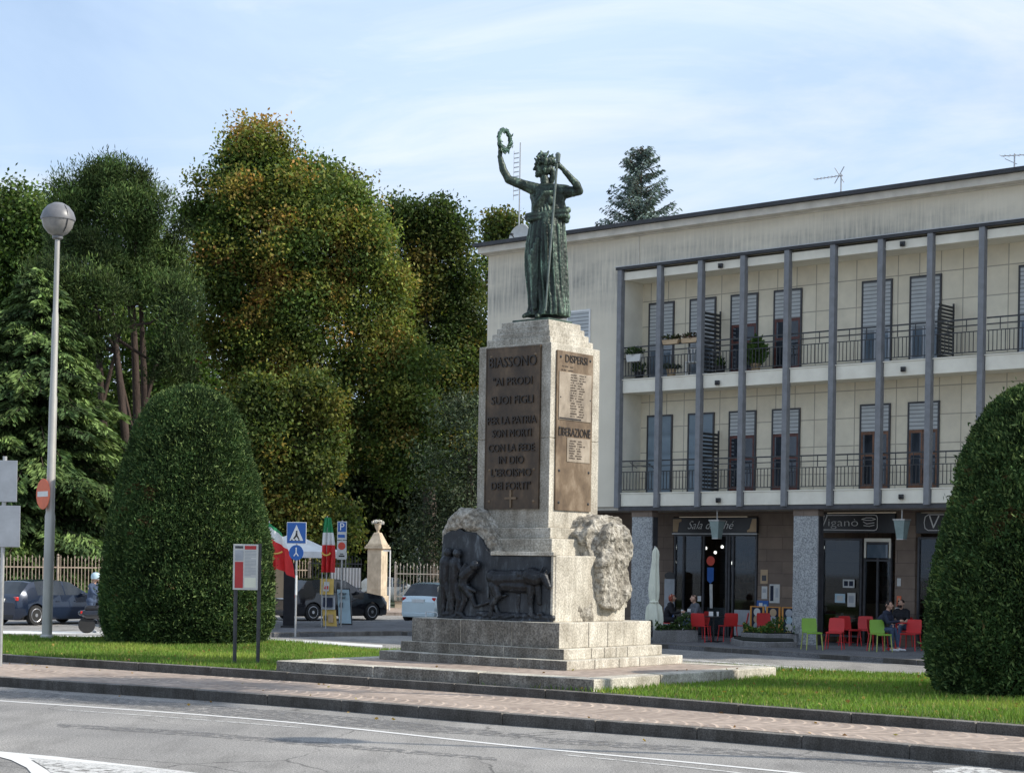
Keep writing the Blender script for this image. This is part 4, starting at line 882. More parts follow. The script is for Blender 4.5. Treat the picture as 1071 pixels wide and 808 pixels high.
# posters and boards on the brown wall
def poster(u,z,w_,h_,mat,label,marks=(),wy=SW-.012):
    t_=on_b('poster',u,wy,z,label,'poster'); m_=MB(); m_.box(-w_/2,w_/2,-.006,.006,-h_/2,h_/2); m_.build('sheet',mat,t_)
    for a,b,c,d,mm in marks: m_=MB(); m_.box(a*w_,b*w_,-.009,-.0065,c*h_,d*h_); m_.build('print',mm,t_)
poster(-2.62,1.70,.26,.42,M['tan'],'tan framed notice at the top of the wall posters',[(-.3,.3,-.3,.1,M['frame_dark'])])
poster(-2.60,1.22,.20,.38,M['offwhite'],'small white notice under the tan framed one',[(-.3,.3,.0,.3,M['grey'])])
poster(-2.24,1.20,.36,.56,M['offwhite'],'white poster with a dark blue figure, right of the small notices',[(-.42,-.1,-.4,.42,M['navy']),(.1,.35,-.2,.3,M['grey'])])
poster(-2.66,.80,.42,.36,M['signblue'],'blue poster at the bottom of the wall posters',[(-.3,0,-.1,.3,M['white']),(.1,.35,-.3,.2,M['paleblue'])])
poster(.30,1.55,.38,.24,M['offwhite'],'white opening hours sheet high on the shop glass',[(-.4,-.05,-.3,.3,M['navy']),(.05,.4,-.3,.3,M['navy'])],SW-.034)
poster(.02,1.12,.34,.26,M['paleblue'],'pale sheet on the shop glass, left of the other low sheet',[(-.3,.3,-.3,.3,M['offwhite'])],SW-.034)
poster(.40,1.08,.26,.40,M['offwhite'],'upright white sheet on the shop glass beside the door',[(-.3,.3,-.2,.3,M['grey'])],SW-.034)
poster(1.92,1.62,.12,.22,M['offwhite'],'small white doorbell plate on the brown pier'); poster(1.93,1.08,.14,.3,M['fadedred'],'small red notice on the brown pier',[(-.2,.2,-.3,.3,M['tan'])])
poster(1.92,.8,.2,.2,M['offwhite'],'white square notice with a dark dot on the pier',[(-.2,.2,-.2,.2,M['black'])])
poster(-4.97,.98,.13,.16,M['white'],'little white sticker on the cafe glass',[],SW-.034)
t_=on_b('wall_crest',-4.55,SW-.04,2.0,'red and blue hanging emblem with ribbon inside the cafe glass','emblem'); m_=MB(); m_.lathe([(.02,0),(.15,0),(.15,.01),(.02,.01)],n=18); m_.v=[(x,z-.02,y+.15) for x,y,z in m_.v]; m_.build('round_badge',M['signred'],t_); m_=MB(); m_.prismy([(-.12,-.05),(.12,-.05),(.12,-.45),(0,-.55),(-.12,-.45)],-.02,-.01); m_.build('shield',M['signblue'],t_); m_=MB(); m_.prismy([(-.03,-.56),(.08,-.56),(.1,-1.3),(0,-1.3)],-.02,-.01); m_.build('ribbon',M['offwhite'],t_)
for i,(x,y) in enumerate(((731,568),(742,567),(743,573),(747,583),(792,570),(786,568))):
    pass
# menu boards in orange frames, standing by the wall
for i,(u,lab) in enumerate(((-2.62,'orange framed menu board, leftmost of the three by the brown wall'),(-2.05,'orange framed menu board, middle of the three by the brown wall'),(-1.50,'orange framed menu board next to the granite pillar'))):
    t_=on_b('menu_board',u,SW-.35,-.18,lab,'board','orange framed menu boards'); m_=MB(); m_.box(-.25,-.19,-.02,.02,0,1.0); m_.box(.19,.25,-.02,.02,0,1.0); m_.box(-.19,.19,-.02,.02,.97,1.0); m_.box(-.19,.19,-.02,.02,.1,.14); m_.build('frame',M['orange'],t_)
    m_=MB(); m_.box(-.188,.188,-.012,.012,.142,.968); m_.build('panel',M['navy'],t_)
    for j in range(4): m_=MB(); m_.lathe([(.01,0),(.11,0),(.12,.004),(.01,.006)],n=16); m_.v=[(x,-.014-z,y+.82-.21*j) for x,y,z in m_.v]; m_.build('dish_picture',[M['offwhite'],M['tan'],M['grey'],M['paleblue']][(i+j)%4],t_)
# tall narrow sign with ice cream lettering, near the umbrella
t_=on_b('info_panel',-6.35+.55,1.55,-.18,'tall narrow white panel with a blue block beside the closed parasol','sign'); m_=MB(); m_.box(-.19,.19,-.02,.02,.3,1.75); m_.build('panel',M['grey'],t_); m_=MB(); m_.box(-.17,.17,-.025,-.021,.55,.85); m_.build('blue_block',M['signblue'],t_); m_=MB(); m_.lathe([(.01,0),(.2,0),(.2,.02),(.01,.02)],n=16); m_.v=[(x,z-.01,y*.6+1.85) for x,y,z in m_.v]; m_.build('top_disc',M['black'],t_)
m_=MB(); m_.box(-.18,-.14,-.02,.02,0,.3); m_.box(.14,.18,-.02,.02,0,.3); m_.box(-.14,.14,-.02,.02,.0,.02); m_.build('stand',M['grey'],t_)
# ================= TREES AND HEDGES =================
def at(x,y,Y): return Vector(P(x,y,Y))
def tree(label,Y,base_px,lobes,ncl,per,crad,size,pal,trunk=None,group='trees in the park behind the fence',mat='leaf',name='broadleaf_tree',gz_=-.3,ry=.8,aspect=.6,shell=.8,bark='bark',limbs=6,dirk=.25,updir=0,sub=9):
    b=at(base_px,600,Y); root=empty(name,(b.x,b.y,gz_),0,label,'tree',group); k=Y/F
    L=[]
    for x,y,rx,rz in lobes:
        c=at(x,y,Y); L.append(((c.x-b.x,random.uniform(-.5,.5),c.z-gz_),(rx*k,min(rx*k*ry,6),rz*k)))
    p,t_,d=clumps(L,ncl,per,crad,pal,shell,sub=sub)
    leaf_mesh('crown',p,size,t_,M[mat],root,aspect,d+np.array([0,0,updir]),dirk)
    top=max(l[0][2] for l in L); xs_=[l[0] for l in L]
    mb=trunk_mb((0,0,-.3),(xs_[0][0]*.6,0,top*.95),trunk or .35,[(c[0]*.9,c[1]*.9,c[2]) for c,r in L][:limbs]); mb.build('trunk',M[bark],root,smooth=60)
    return root
lime_pal=palette([(.075,.115,.03),(.115,.155,.035),(.17,.185,.04),(.24,.19,.05),(.33,.19,.055)],[25,28,26,15,6],bright=1.2,fq=.5)
lime2=palette([(.05,.08,.022),(.075,.11,.03),(.12,.14,.035),(.20,.16,.04)],[30,36,24,10],bright=1.05,fq=.5)
green_pal=palette([(.07,.13,.03),(.10,.17,.04),(.14,.20,.06)],[3,3,2],bright=1.05)
dark_pal=palette([(.022,.036,.014),(.035,.05,.018),(.05,.065,.022)],[3,3,1],bright=1.15)
pine_pal=palette([(.05,.085,.025),(.08,.12,.035),(.03,.05,.018)],[3,3,2],bright=1.2)
oliv=palette([(.055,.075,.045),(.08,.10,.06),(.035,.05,.03)],[3,2,3],bright=1.3)
yel=palette([(.06,.09,.025),(.10,.135,.035),(.16,.175,.04),(.27,.21,.05),(.42,.20,.04)],[30,36,25,9,0],bright=1.05,fq=.5)
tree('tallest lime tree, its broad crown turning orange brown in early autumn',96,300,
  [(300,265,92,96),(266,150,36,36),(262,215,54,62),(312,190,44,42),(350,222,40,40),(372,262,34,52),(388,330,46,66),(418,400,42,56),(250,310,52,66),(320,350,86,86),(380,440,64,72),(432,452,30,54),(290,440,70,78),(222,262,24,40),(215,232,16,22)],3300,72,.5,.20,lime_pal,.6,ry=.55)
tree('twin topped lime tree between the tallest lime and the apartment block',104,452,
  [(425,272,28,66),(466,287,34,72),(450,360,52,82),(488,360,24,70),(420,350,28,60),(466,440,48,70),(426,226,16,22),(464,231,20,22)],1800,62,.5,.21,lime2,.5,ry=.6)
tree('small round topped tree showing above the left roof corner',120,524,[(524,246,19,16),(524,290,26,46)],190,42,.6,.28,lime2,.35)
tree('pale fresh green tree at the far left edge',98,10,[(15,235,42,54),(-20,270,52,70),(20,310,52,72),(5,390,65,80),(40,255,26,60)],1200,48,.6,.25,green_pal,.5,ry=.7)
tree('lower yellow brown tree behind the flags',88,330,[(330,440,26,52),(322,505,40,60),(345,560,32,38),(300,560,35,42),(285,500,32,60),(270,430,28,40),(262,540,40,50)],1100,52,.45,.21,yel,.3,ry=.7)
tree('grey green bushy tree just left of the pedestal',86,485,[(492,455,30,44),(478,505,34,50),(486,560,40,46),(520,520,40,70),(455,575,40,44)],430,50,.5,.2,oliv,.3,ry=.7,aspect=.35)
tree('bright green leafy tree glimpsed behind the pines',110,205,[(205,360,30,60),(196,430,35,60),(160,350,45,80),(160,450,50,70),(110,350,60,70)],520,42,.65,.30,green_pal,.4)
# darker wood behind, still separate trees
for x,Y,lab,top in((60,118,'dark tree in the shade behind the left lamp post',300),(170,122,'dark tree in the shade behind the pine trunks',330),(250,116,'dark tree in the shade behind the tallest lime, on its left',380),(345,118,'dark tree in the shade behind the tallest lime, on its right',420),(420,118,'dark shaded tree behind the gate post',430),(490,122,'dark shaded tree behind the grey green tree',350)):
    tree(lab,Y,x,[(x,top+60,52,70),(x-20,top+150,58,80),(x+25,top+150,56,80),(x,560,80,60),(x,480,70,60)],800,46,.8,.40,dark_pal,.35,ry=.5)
# stone pines: bare leaning trunks, upturned tufts
def pine(label,Y,base,top_px,tufts,nt):
    b=at(base,600,Y); root=empty('stone_pine',(b.x,b.y,-.3),0,label,'tree','pines on the left'); k=Y/F; m_=MB(); tp=at(*top_px,Y)-Vector((b.x,b.y,-.3))
    trunk_mb((0,0,-.2),(tp.x,0,tp.z),.34,[],m_,.15); L=[]
    for x,y,rx,rz in tufts:
        c=at(x,y,Y)-Vector((b.x,b.y,-.3)); c.y=random.uniform(-1.5,1.5); L.append((tuple(c),(rx*k,rx*k*.8,rz*k))); s_=Vector((tp.x*.85,0,tp.z*.85)).lerp(Vector((0,0,0)),random.uniform(0,.15)); m_.tube([s_,s_.lerp(c,.6)+Vector((0,0,-.4)),c],[.10,.06,.02],6)
    m_.build('trunk',M['bark_pine'],root,smooth=60)
    p,t_,d=clumps(L,nt,120,.38,pine_pal,.75,sub=8,flat=(1.3,1.3,.7)); leaf_mesh('crown',p,.23,t_,M['needle'],root,.22,d*.7+np.array([0,0,.8]),.5)
pine('stone pine with the highest rounded crown left of the lime',90,150,(134,235),[(118,200,34,24),(150,220,32,26),(85,214,28,24),(166,252,22,28),(125,250,44,28),(95,272,34,24),(162,292,26,22),(112,186,18,11),(72,246,24,22),(138,282,22,12),(150,300,20,16)],820)
pine('stone pine with a leaning reddish trunk beside the topiary',86,148,(112,285),[(72,292,30,24),(100,305,22,16),(58,335,26,26),(180,318,14,26),(172,372,18,20),(100,345,24,18)],330)
for lab,bx,tx in(('bare dark pine trunk rising left of the two reddish trunks',118,98),('straight dark pine trunk behind the leaning ones',158,146)):
    b=at(bx,600,92); root=empty('stone_pine',(b.x,b.y,-.3),0,lab,'tree','pines on the left'); tp=at(tx,290,92)-Vector((b.x,b.y,-.3)); m_=MB(); trunk_mb((0,0,-.2),(tp.x,0,tp.z),.36,[(tp.x-2,0,tp.z+1),(tp.x+2,0,tp.z+.6)],m_,.1); m_.build('trunk',M['bark_pine'],root,smooth=60)
    p,t_,d=clumps([((tp.x,0,tp.z),(1.8,1.6,1.0))],60,50,.4,pine_pal); leaf_mesh('crown',p,.32,t_,M['needle'],root,.16,d*.4+np.array([0,0,1.]),.6)
# drooping cedars / firs
def cedar(label,Y,base,ytop,rbase,nb,cols,size=.30,group='drooping cedars',droop=.35,gz_=-.3,name='cedar',zlo=.08,cone=1.,den=1.):
    b=at(base,600,Y); zt=at(base,ytop,Y).z-gz_; root=empty(name,(b.x,b.y,gz_),0,label,'tree',group); m_=MB(); m_.tube([(0,0,0),(0,0,zt*.5),(0,0,zt)],[.22,.13,.02],7)
    Pn=[];Dn=[];Tn=[]; cols=np.array(cols)
    for i in range(nb):
        f=rng.random()**.8*(1-zlo)+zlo; z=zt*f; L=rbase*((1-f)**.75*cone+.06)*rng.uniform(.7,1.12); a=rng.uniform(0,2*math.pi); dr=droop*rng.uniform(.5,1.2)
        n=max(4,int(L*14*den)); s=np.linspace(.12,1,n); ux,uy=math.cos(a),math.sin(a)
        rise=.18*L*np.sin(s*1.6)-dr*L*s**2
        c=np.stack([ux*L*s,uy*L*s,z+rise],1); m_.tube([tuple(c[0]),tuple(c[n//2]),tuple(c[-1])],[.04,.025,.008],4)
        tone=cols[rng.integers(len(cols))]*rng.uniform(.6,1.35)
        for side in(-1,1):
            for lay in range(3):
                w=(.35*L*(1-s*.75)*rng.uniform(.15,1,n))*side; q=c+np.stack([-uy*w,ux*w,-abs(w)*.35-.10*lay*rng.random(n)],1)+rng.normal(size=(n,3))*.04
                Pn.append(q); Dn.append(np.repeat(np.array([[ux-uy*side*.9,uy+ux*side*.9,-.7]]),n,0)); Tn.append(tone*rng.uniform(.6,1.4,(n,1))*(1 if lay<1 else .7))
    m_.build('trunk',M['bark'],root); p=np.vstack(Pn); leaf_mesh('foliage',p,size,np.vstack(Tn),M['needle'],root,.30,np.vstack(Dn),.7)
CED=[(.12,.19,.06),(.17,.25,.08),(.065,.11,.04)]
cedar('drooping pale green cedar behind the lamp post',83,35,282,6.6,520,CED,.36)
cedar('drooping cedar with low branches left of the topiary',85,70,440,4.6,300,CED,.34)
cedar('cedar cut by the left edge of the picture',82,-25,330,5.5,320,CED,.34)
cedar('blue grey spruce rising behind the roof',92,664,155,6.3,300,[(.17,.23,.20),(.24,.31,.28),(.12,.17,.15)],.22,None,-.30,-.3,'spruce',.48,.92,.62)
# clipped yew topiary
def topiary(label,cxp,Y,z0_,prof,n,seed):
    k=Y/F; c=at(cxp,600,Y); root=empty('yew_topiary',(c.x,c.y,z0_),0,label,'hedge','clipped yew topiaries on the lawn'); pr=[(at(cxp,y,Y).z-z0_,r*k*.955) for y,r in prof]; pr.sort()
    zs=np.array([a for a,_ in pr]); rs=np.array([b for _,b in pr])
    z=rng.uniform(0,zs[-1],n*3); rr=np.interp(z,zs,rs); keep=rng.random(n*3)<rr/rs.max()*1.0+.12; z=z[keep][:n]; rr=rr[keep][:n]; a=rng.uniform(0,2*math.pi,len(z))
    dz=.05; nz=-(np.interp(z+dz,zs,rs)-np.interp(z-dz,zs,rs))/(2*dz); nz=np.clip(nz,-.6,6)
    lump=np.array([noise.noise(Vector((math.cos(q)*2.+seed,math.sin(q)*2.,w*1.2)))+.7*noise.noise(Vector((math.cos(q)*7.+seed,math.sin(q)*7.,w*4))) for q,w in zip(a,z)])
    r2=rr*(1+.035*lump)-rng.exponential(.045,len(z))+rng.exponential(.010,len(z)); p=np.stack([np.cos(a)*r2,np.sin(a)*r2,z],1)
    nv=np.stack([np.cos(a),np.sin(a),nz],1); nv/=np.linalg.norm(nv,axis=1)[:,None]
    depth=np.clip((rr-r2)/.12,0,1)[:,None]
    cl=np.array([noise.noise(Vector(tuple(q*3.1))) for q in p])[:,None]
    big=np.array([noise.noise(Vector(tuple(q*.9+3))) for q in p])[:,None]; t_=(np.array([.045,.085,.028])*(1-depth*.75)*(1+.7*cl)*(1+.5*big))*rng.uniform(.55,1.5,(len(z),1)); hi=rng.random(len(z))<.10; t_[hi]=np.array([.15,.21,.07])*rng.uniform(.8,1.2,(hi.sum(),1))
    br_=(cl[:,0]+big[:,0]*.8>.62)&(rng.random(len(z))<.45); t_[br_]=np.array([.10,.07,.03])*rng.uniform(.6,1.3,(br_.sum(),1)); st_=rng.random(len(z))<.006; p[st_]+=nv[st_]*rng.uniform(.03,.13,(st_.sum(),1))+np.array([0,0,.03])
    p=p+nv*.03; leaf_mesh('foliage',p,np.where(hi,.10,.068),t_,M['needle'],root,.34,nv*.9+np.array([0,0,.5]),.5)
    m_=MB(); m_.lathe([(max(.02,r-.13),zz) for zz,r in pr if zz<zs[-1]-.05],n=28); m_.build('dark_core',M['core'],root,smooth=60)  # near-black solid stands in for the shade inside the foliage
    m_=MB(); m_.cyl((0,0,-.2),(0,0,.6),.12,.1,8); m_.build('stem',M['bark'],root)
    return root
topiary('tall egg shaped clipped yew left of the monument behind the information board',196,37.,.27,[(676,72),(672,82),(650,91),(612,93.5),(575,87),(538,82),(501,74),(464,63),(445,57),(427,47),(416,37),(408,22),(404,6)],230000,0)
topiary('large dark clipped yew cut by the right edge of the picture',1082,25.6,.27,[(735,86),(725,100),(701,110),(674,113),(619,109),(564,98),(518,87),(481,78),(449,63),(425,48),(410,30),(402,8)],230000,5)
# lawn
def in_poly(x,y,poly):
    r=np.zeros(len(x),bool); n=len(poly)
    for i in range(n):
        x0,y0=poly[i];x1,y1=poly[(i+1)%n]
        c=((y0>y)!=(y1>y))&(x<(x1-x0)*(y-y0)/((y1-y0)+1e-12)+x0); r^=c
    return r
def grass(n):
    x=rng.uniform(-14,11.5,n); y=rng.uniform(14,41.5,n); ok=in_poly(x,y,poly)&~in_poly(x,y,plat)&(np.abs(x)<y*.31+.6); x=x[ok];y=y[ok]; n=len(x)
    h_=rng.uniform(.035,.085,n)*(1+.5*np.array([noise.noise(Vector((a*.9,b*.9,0))) for a,b in zip(x,y)])); a=rng.uniform(0,2*math.pi,n); w=rng.uniform(.006,.012,n)
    lx=rng.normal(size=n)*.025; ly=rng.normal(size=n)*.025
    V=np.empty((n,3,3)); V[:,0]=np.stack([x-np.cos(a)*w,y-np.sin(a)*w,np.full(n,.258)],1); V[:,1]=np.stack([x+np.cos(a)*w,y+np.sin(a)*w,np.full(n,.258)],1); V[:,2]=np.stack([x+lx,y+ly,.262+h_],1)
    me=bpy.data.meshes.new('lawn_grass'); me.vertices.add(3*n); me.vertices.foreach_set('co',V.reshape(-1).astype(np.float32)); me.loops.add(3*n); me.loops.foreach_set('vertex_index',np.arange(3*n,dtype=np.int32))
    me.polygons.add(n); me.polygons.foreach_set('loop_start',np.arange(0,3*n,3,dtype=np.int32)); me.polygons.foreach_set('loop_total',np.full(n,3,dtype=np.int32)); me.update(calc_edges=True)
    pt=np.array([noise.noise(Vector((q*.5+9,r_*.5,3))) for q,r_ in zip(x,y)])[:,None]
    t_=np.array([.165,.275,.05])*(1+.55*pt)*np.where(pt>.22,np.array([1.35,1.08,1.2]),1.)*rng.uniform(.6,1.35,(n,1)); dr=rng.random(n)<.10; t_[dr]=np.array([.33,.30,.12])
    at_=me.attributes.new('tint','FLOAT_COLOR','FACE'); col=np.ones((n,4),dtype=np.float32); col[:,:3]=np.clip(t_,0,1); at_.data.foreach_set('color',col.reshape(-1))
    o=link('lawn_grass',me,M['grass']); tag(o,'short green lawn grass either side of the monument platform','grass',kind='stuff')
grass(560000)
# park ground, island kerb, cafe pavement, far road markings
g_=MB(); g_.box(-80,60,84.5,200,-.6,-.285); struct(g_.build('park_lawn',M['park']))
fr_=MB(); 
IS=[(-8.2,52.3),(-6.9,53.2),(-3.1,56.1),(-.5,58.4),(3,63),(-2,66),(-9,62.5),(-10.2,56)]
fr_.prism(IS,-.5,-.17); struct(fr_.build('traffic_island',M['asphalt_back'],bevel=.03))
kerb('island_kerb',[IS[0],IS[1],IS[2],IS[3],IS[4]],-.5,-.155,.18,1.2,M['kerb'])
pv=[(-6.5,58.0),(4.12-1.9,50.08+2.1),(4.117,50.08),(9.757,43.41),(16,36.2),(24,44),(-2,72)]
m_=MB(); m_.prism(pv,-.6,-.185); struct(m_.build('cafe_pavement',M['asphalt_back'])); kerb('cafe_kerb',[pv[4],pv[3],pv[2],pv[1],pv[0]][::-1],-.5,-.175,.16,1.0,M['kerb'])
# near road markings
def gp(x,y): q=G(x,y,0); return (q[0],q[1])
def ribbon(name,mat,pts,w,z,parent=None):
    a=dens(pts,5); m_=MB(); strip(m_,line_off(a,-w/2),line_off(a,w/2),z); return struct(m_.build(name,mat))
pA=[gp(-120,724),gp(0,732.5),gp(270,752),gp(540,780),gp(700,795),gp(833,808),gp(960,822)]
ribbon('road_line',M['paint'],pA,.10,gz(0,15)+.004)
ribbon('road_line',M['paint_worn'],[gp(70,742),gp(180,750),gp(320,761)],.07,.004); ribbon('road_line',M['paint_worn'],[gp(590,789),gp(700,800),gp(800,811)],.07,.004)
def pol(name,mat,px_,z=.004): m_=MB(); m_.add([gp(*q)+(z,) for q in px_],[tuple(range(len(px_)))]); return struct(m_.build(name,mat))
pol('road_marking',M['paint'],[(-60,783),(0,785.5),(60,791),(190,806),(260,815),(210,815),(60,797.5),(0,791.5),(-60,788)])
pol('road_marking',M['paint'],[(0,787.5),(28,792.5),(50,806),(60,815),(38,815),(28,803),(12,795),(-10,789)],.008)
pol('road_marking',M['paint_worn'],[(30,792),(190,806),(250,815),(60,815),(48,803)],.006)
pol('road_marking',M['paint_worn'],[(975,806),(1010,801),(1035,803),(1060,812),(980,815)])
pol('road_patch',M['tar'],[(-30,720),(60,725),(200,735),(400,752),(560,768),(560,772),(400,762),(200,745),(60,733),(-30,728)],.003)
pol('road_patch',M['tar'],[(60,756),(200,764),(330,775),(520,792),(520,795),(330,780),(200,769),(60,760)],.003); pol('road_patch',M['tar'],[(560,770),(800,785),(1000,803),(1000,808),(800,791),(560,776)],.003)
# far road markings: zebra crossing at the left, lane dashes
def far(name,pts,z=-.296,mat='paint'):
    m_=MB(); m_.add([tuple(G(x,y,z)) for x,y in pts],[tuple(range(len(pts)))]); return struct(m_.build(name,M[mat]))
far('zebra_stripe',[(-30,659),(40,659.5),(130,660.5),(135,663),(40,662.5),(-30,662)]); far('zebra_stripe',[(55,664),(150,664.5),(150,667),(60,667)]); far('zebra_stripe',[(-30,668),(60,667.5),(130,669),(130,674),(40,673),(-30,672)])
far('lane_dash',[(386,650.5),(414,650.5),(414,652),(386,652)]); far('lane_line',[(285,668),(330,669.5),(400,674),(400,676.5),(330,672.5),(285,670.5)])
far('lane_line',[(868,680),(880,680),(915,671),(905,671)],mat='paint_worn'); far('stop_line',[(690,688),(960,707),(960,705.5),(690,687)],mat='paint_worn')
pp=MB(); pp.box(-40,12,76.2,84.4,-.6,-.17); struct(pp.build('far_pavement',M['setts_plain']))

# fallen leaves on lawn, kerb and sidewalk
n=2600; x=rng.uniform(-13,10,n); y=rng.uniform(16,40,n); ok=(np.abs(x)<y*.31+.5); x=x[ok];y=y[ok]; zs=[]; keep=[]
def side(px_,py_,line):   # signed distance sign to a polyline (positive beyond it)
    best=1e9;s=0
    for a_,b_ in zip(line,line[1:]):
        ax,ay=a_[0],a_[1];dx,dy=b_[0]-ax,b_[1]-ay;L2=dx*dx+dy*dy; t=max(0,min(1,((px_-ax)*dx+(py_-ay)*dy)/L2)); qx=px_-ax-t*dx;qy=py_-ay-t*dy; q=qx*qx+qy*qy
        if q<best: best=q;s=dx*qy-dy*qx
    return math.sqrt(best)*(1 if s>0 else -1)
for i in range(len(x)):
    s1_=side(x[i],y[i],K1); s2_=side(x[i],y[i],K2); inp=in_poly(np.array([x[i]]),np.array([y[i]]),poly)[0]; ipl=in_poly(np.array([x[i]]),np.array([y[i]]),plat)[0]
    if ipl: z=.437; p_=.12
    elif inp: z=.30; p_=.55
    elif s1_>.2 and s2_<-.02: z=.150; p_=.12+.5*math.exp(s2_*4)
    elif -.9<s1_<-.05: z=gz(x[i],y[i])+.008; p_=.5*math.exp(s1_*3)
    else: continue
    if rng.random()<p_: keep.append(i); zs.append(z)
k_=len(keep); pts_=np.stack([x[keep],y[keep],np.array(zs)+rng.uniform(0,.01,k_)],1); t_=np.array([(.30,.17,.05),(.40,.26,.08),(.20,.11,.05),(.35,.30,.10)])[rng.integers(0,4,k_)]*rng.uniform(.7,1.2,(k_,1))
me_dir=rng.normal(size=(k_,3))*np.array([1,1,.15]); lf=leaf_mesh('fallen_leaves',pts_,.055,t_,M['leaf'],None,.7,me_dir,1.)
for p_ in range(1): tag(lf,'fallen brown leaves scattered over the lawn and along the kerbs','leaves',kind='stuff')
# ================= FENCE, POSTS, SIGNS, CARS =================
def fence(label,a,b,zt,mat,skip=()):
    a=Vector(a);b=Vector(b); L=(b-a).length; ang=math.atan2(b.y-a.y,b.x-a.x); root=empty('railing_fence',(a.x,a.y,-.3),ang,label,'fence'); n=int(L/.155)
    m_=MB()
    for z in(.62,zt-.42): m_.box(0,L,-.02,.02,z,z+.05)
    for i in range(n):
        x=(i+.5)*L/n; h_=zt-(.0 if i%2 else .10); m_.box(x-.013,x+.013,-.013,.013,.45,h_); m_.add([(x-.035,0,h_),(x,-.02,h_),(x+.035,0,h_),(x,.02,h_),(x,0,h_+.13)],[(0,1,4),(1,2,4),(2,3,4),(3,0,4),(3,2,1,0)])
    m_.build('railing_panel',M[mat],root)
    w=MB(); w.box(0,L,-.15,.15,-.2,.42); w.build('base_wall',M['plasterpost'],root,bevel=.02); w=MB(); w.box(-.01,L+.01,-.19,.19,.421,.47); w.build('coping',M['stone_dark'],root)
    k=int(L/3)
    for i in range(k+1):
        x=L*i/k; w=MB(); w.box(x-.04,x+.04,-.045,.045,.471,zt+.05); w.lathe([(.01,.12),(.055,.07),(.055,.04),(.01,0)],(x,0,zt+.05),8); w.build('post',M[mat],root)
fence('long rusty spiked railing on a low wall behind the parked blue car',(-26,69.5),(-9.2,82.5),2.2,'fence')
fence('spiked railing on an ochre base wall right of the stone gate pillar',(-5.4,84),(12,84.6),2.1,'fence_grey')
def gate_pillar(x,y,label):
    t_=empty('gate_pillar',(x,y,-.2),R(-20),label,'pillar','ochre gate pillars with urns'); m_=MB(); m_.box(-.52,.52,-.52,.52,0,.62); m_.build('base',M['plasterpost'],t_,bevel=.03)
    m_=MB(); m_.box(-.43,.43,-.43,.43,.621,2.72); m_.build('shaft',M['plasterpost'],t_,bevel=.02); m_=MB(); m_.box(-.2,.2,-.445,-.431,.9,2.45); m_.box(.431,.445,-.2,.2,.9,2.45); m_.build('raised_panel',M['plasterpost'],t_,bevel=.006)
    m_=MB(); m_.box(-.56,.56,-.56,.56,2.721,2.82); m_.box(-.50,.50,-.50,.50,2.822,2.90); m_.build('cornice',M['plasterpost'],t_,bevel=.02)
    m_=MB(); m_.add([(-.46,-.46,2.901),(.46,-.46,2.901),(.46,.46,2.901),(-.46,.46,2.901),(-.17,-.17,3.45),(.17,-.17,3.45),(.17,.17,3.45),(-.17,.17,3.45)],[(0,3,2,1),(4,5,6,7),(0,1,5,4),(1,2,6,5),(2,3,7,6),(3,0,4,7)]); m_.build('cap',M['plasterpost'],t_,bevel=.03)
    m_=MB(); m_.lathe([(.10,3.451),(.07,3.52),(.09,3.56),(.17,3.68),(.20,3.82),(.24,3.84),(.10,3.85)],n=16); u=m_.build('urn',M['plasterpost'],t_,smooth=50)
    d=sph(60); d[:,2]=abs(d[:,2]); leaf_mesh('stone_fruit',np.array([0,0,3.86])+d*np.array([.33,.33,.12]),.17,np.full((60,3),.6),pm('pale_urn_fruit',(.6,.58,.52),.9,.1,5),u,.8); t_.scale=(.8,.8,1.); return t_
gate_pillar(-6.05,81.5,'ochre gate pillar topped by an urn of fruit, left of the white car')
# driveway gate left of the pillar
gt=empty('driveway_gate',(-9.2,82.5,-.3),math.atan2(-.9,2.6),'dark iron driveway gate partly backed by white sheets','gate'); m_=MB()
for i in range(18): m_.box(i*.15-.012,i*.15+.012,-.012,.012,.1,2.35+.25*math.sin(i/17*math.pi))
for z in(.12,1.0,2.1): m_.box(0,2.6,-.02,.02,z,z+.05)
m_.build('bars',M['iron'],gt); m_=MB(); m_.box(1.0,2.5,.05,.07,.25,1.95); m_.build('white_sheet',M['flag_white'],gt)
# thin pole and small park lamp
t_=empty('slim_pole',(-5.35,79.5,-.3),0,'slim white pole standing right in front of the gate pillar','pole'); m_=MB(); m_.cyl((0,0,0),(0,0,2.75),.035,.03,8); m_.build('shaft',M['white'],t_); m_=MB(); m_.box(-.3,.03,-.02,.02,2.70,2.76); m_.build('arm',M['white'],t_)
x,y,z=at(438,600,88); t_=empty('park_lamp',(x,y,-.3),0,'small white park lamp behind the railing','lamp'); m_=MB(); m_.cyl((0,0,0),(0,0,2.5),.06,.04,8); m_.build('post',M['white'],t_)
m_=MB(); m_.lathe([(.03,2.5),(.14,2.6),(.17,2.8),(.10,2.95),(.02,3.05)],n=12); m_.build('lantern',M['white'],t_,smooth=50); m_=MB(); m_.obox((.28,0,2.62),(.5,.05,.05)); m_.obox((-.2,0,2.66),(.34,.05,.05)); m_.build('arm',M['white'],t_)
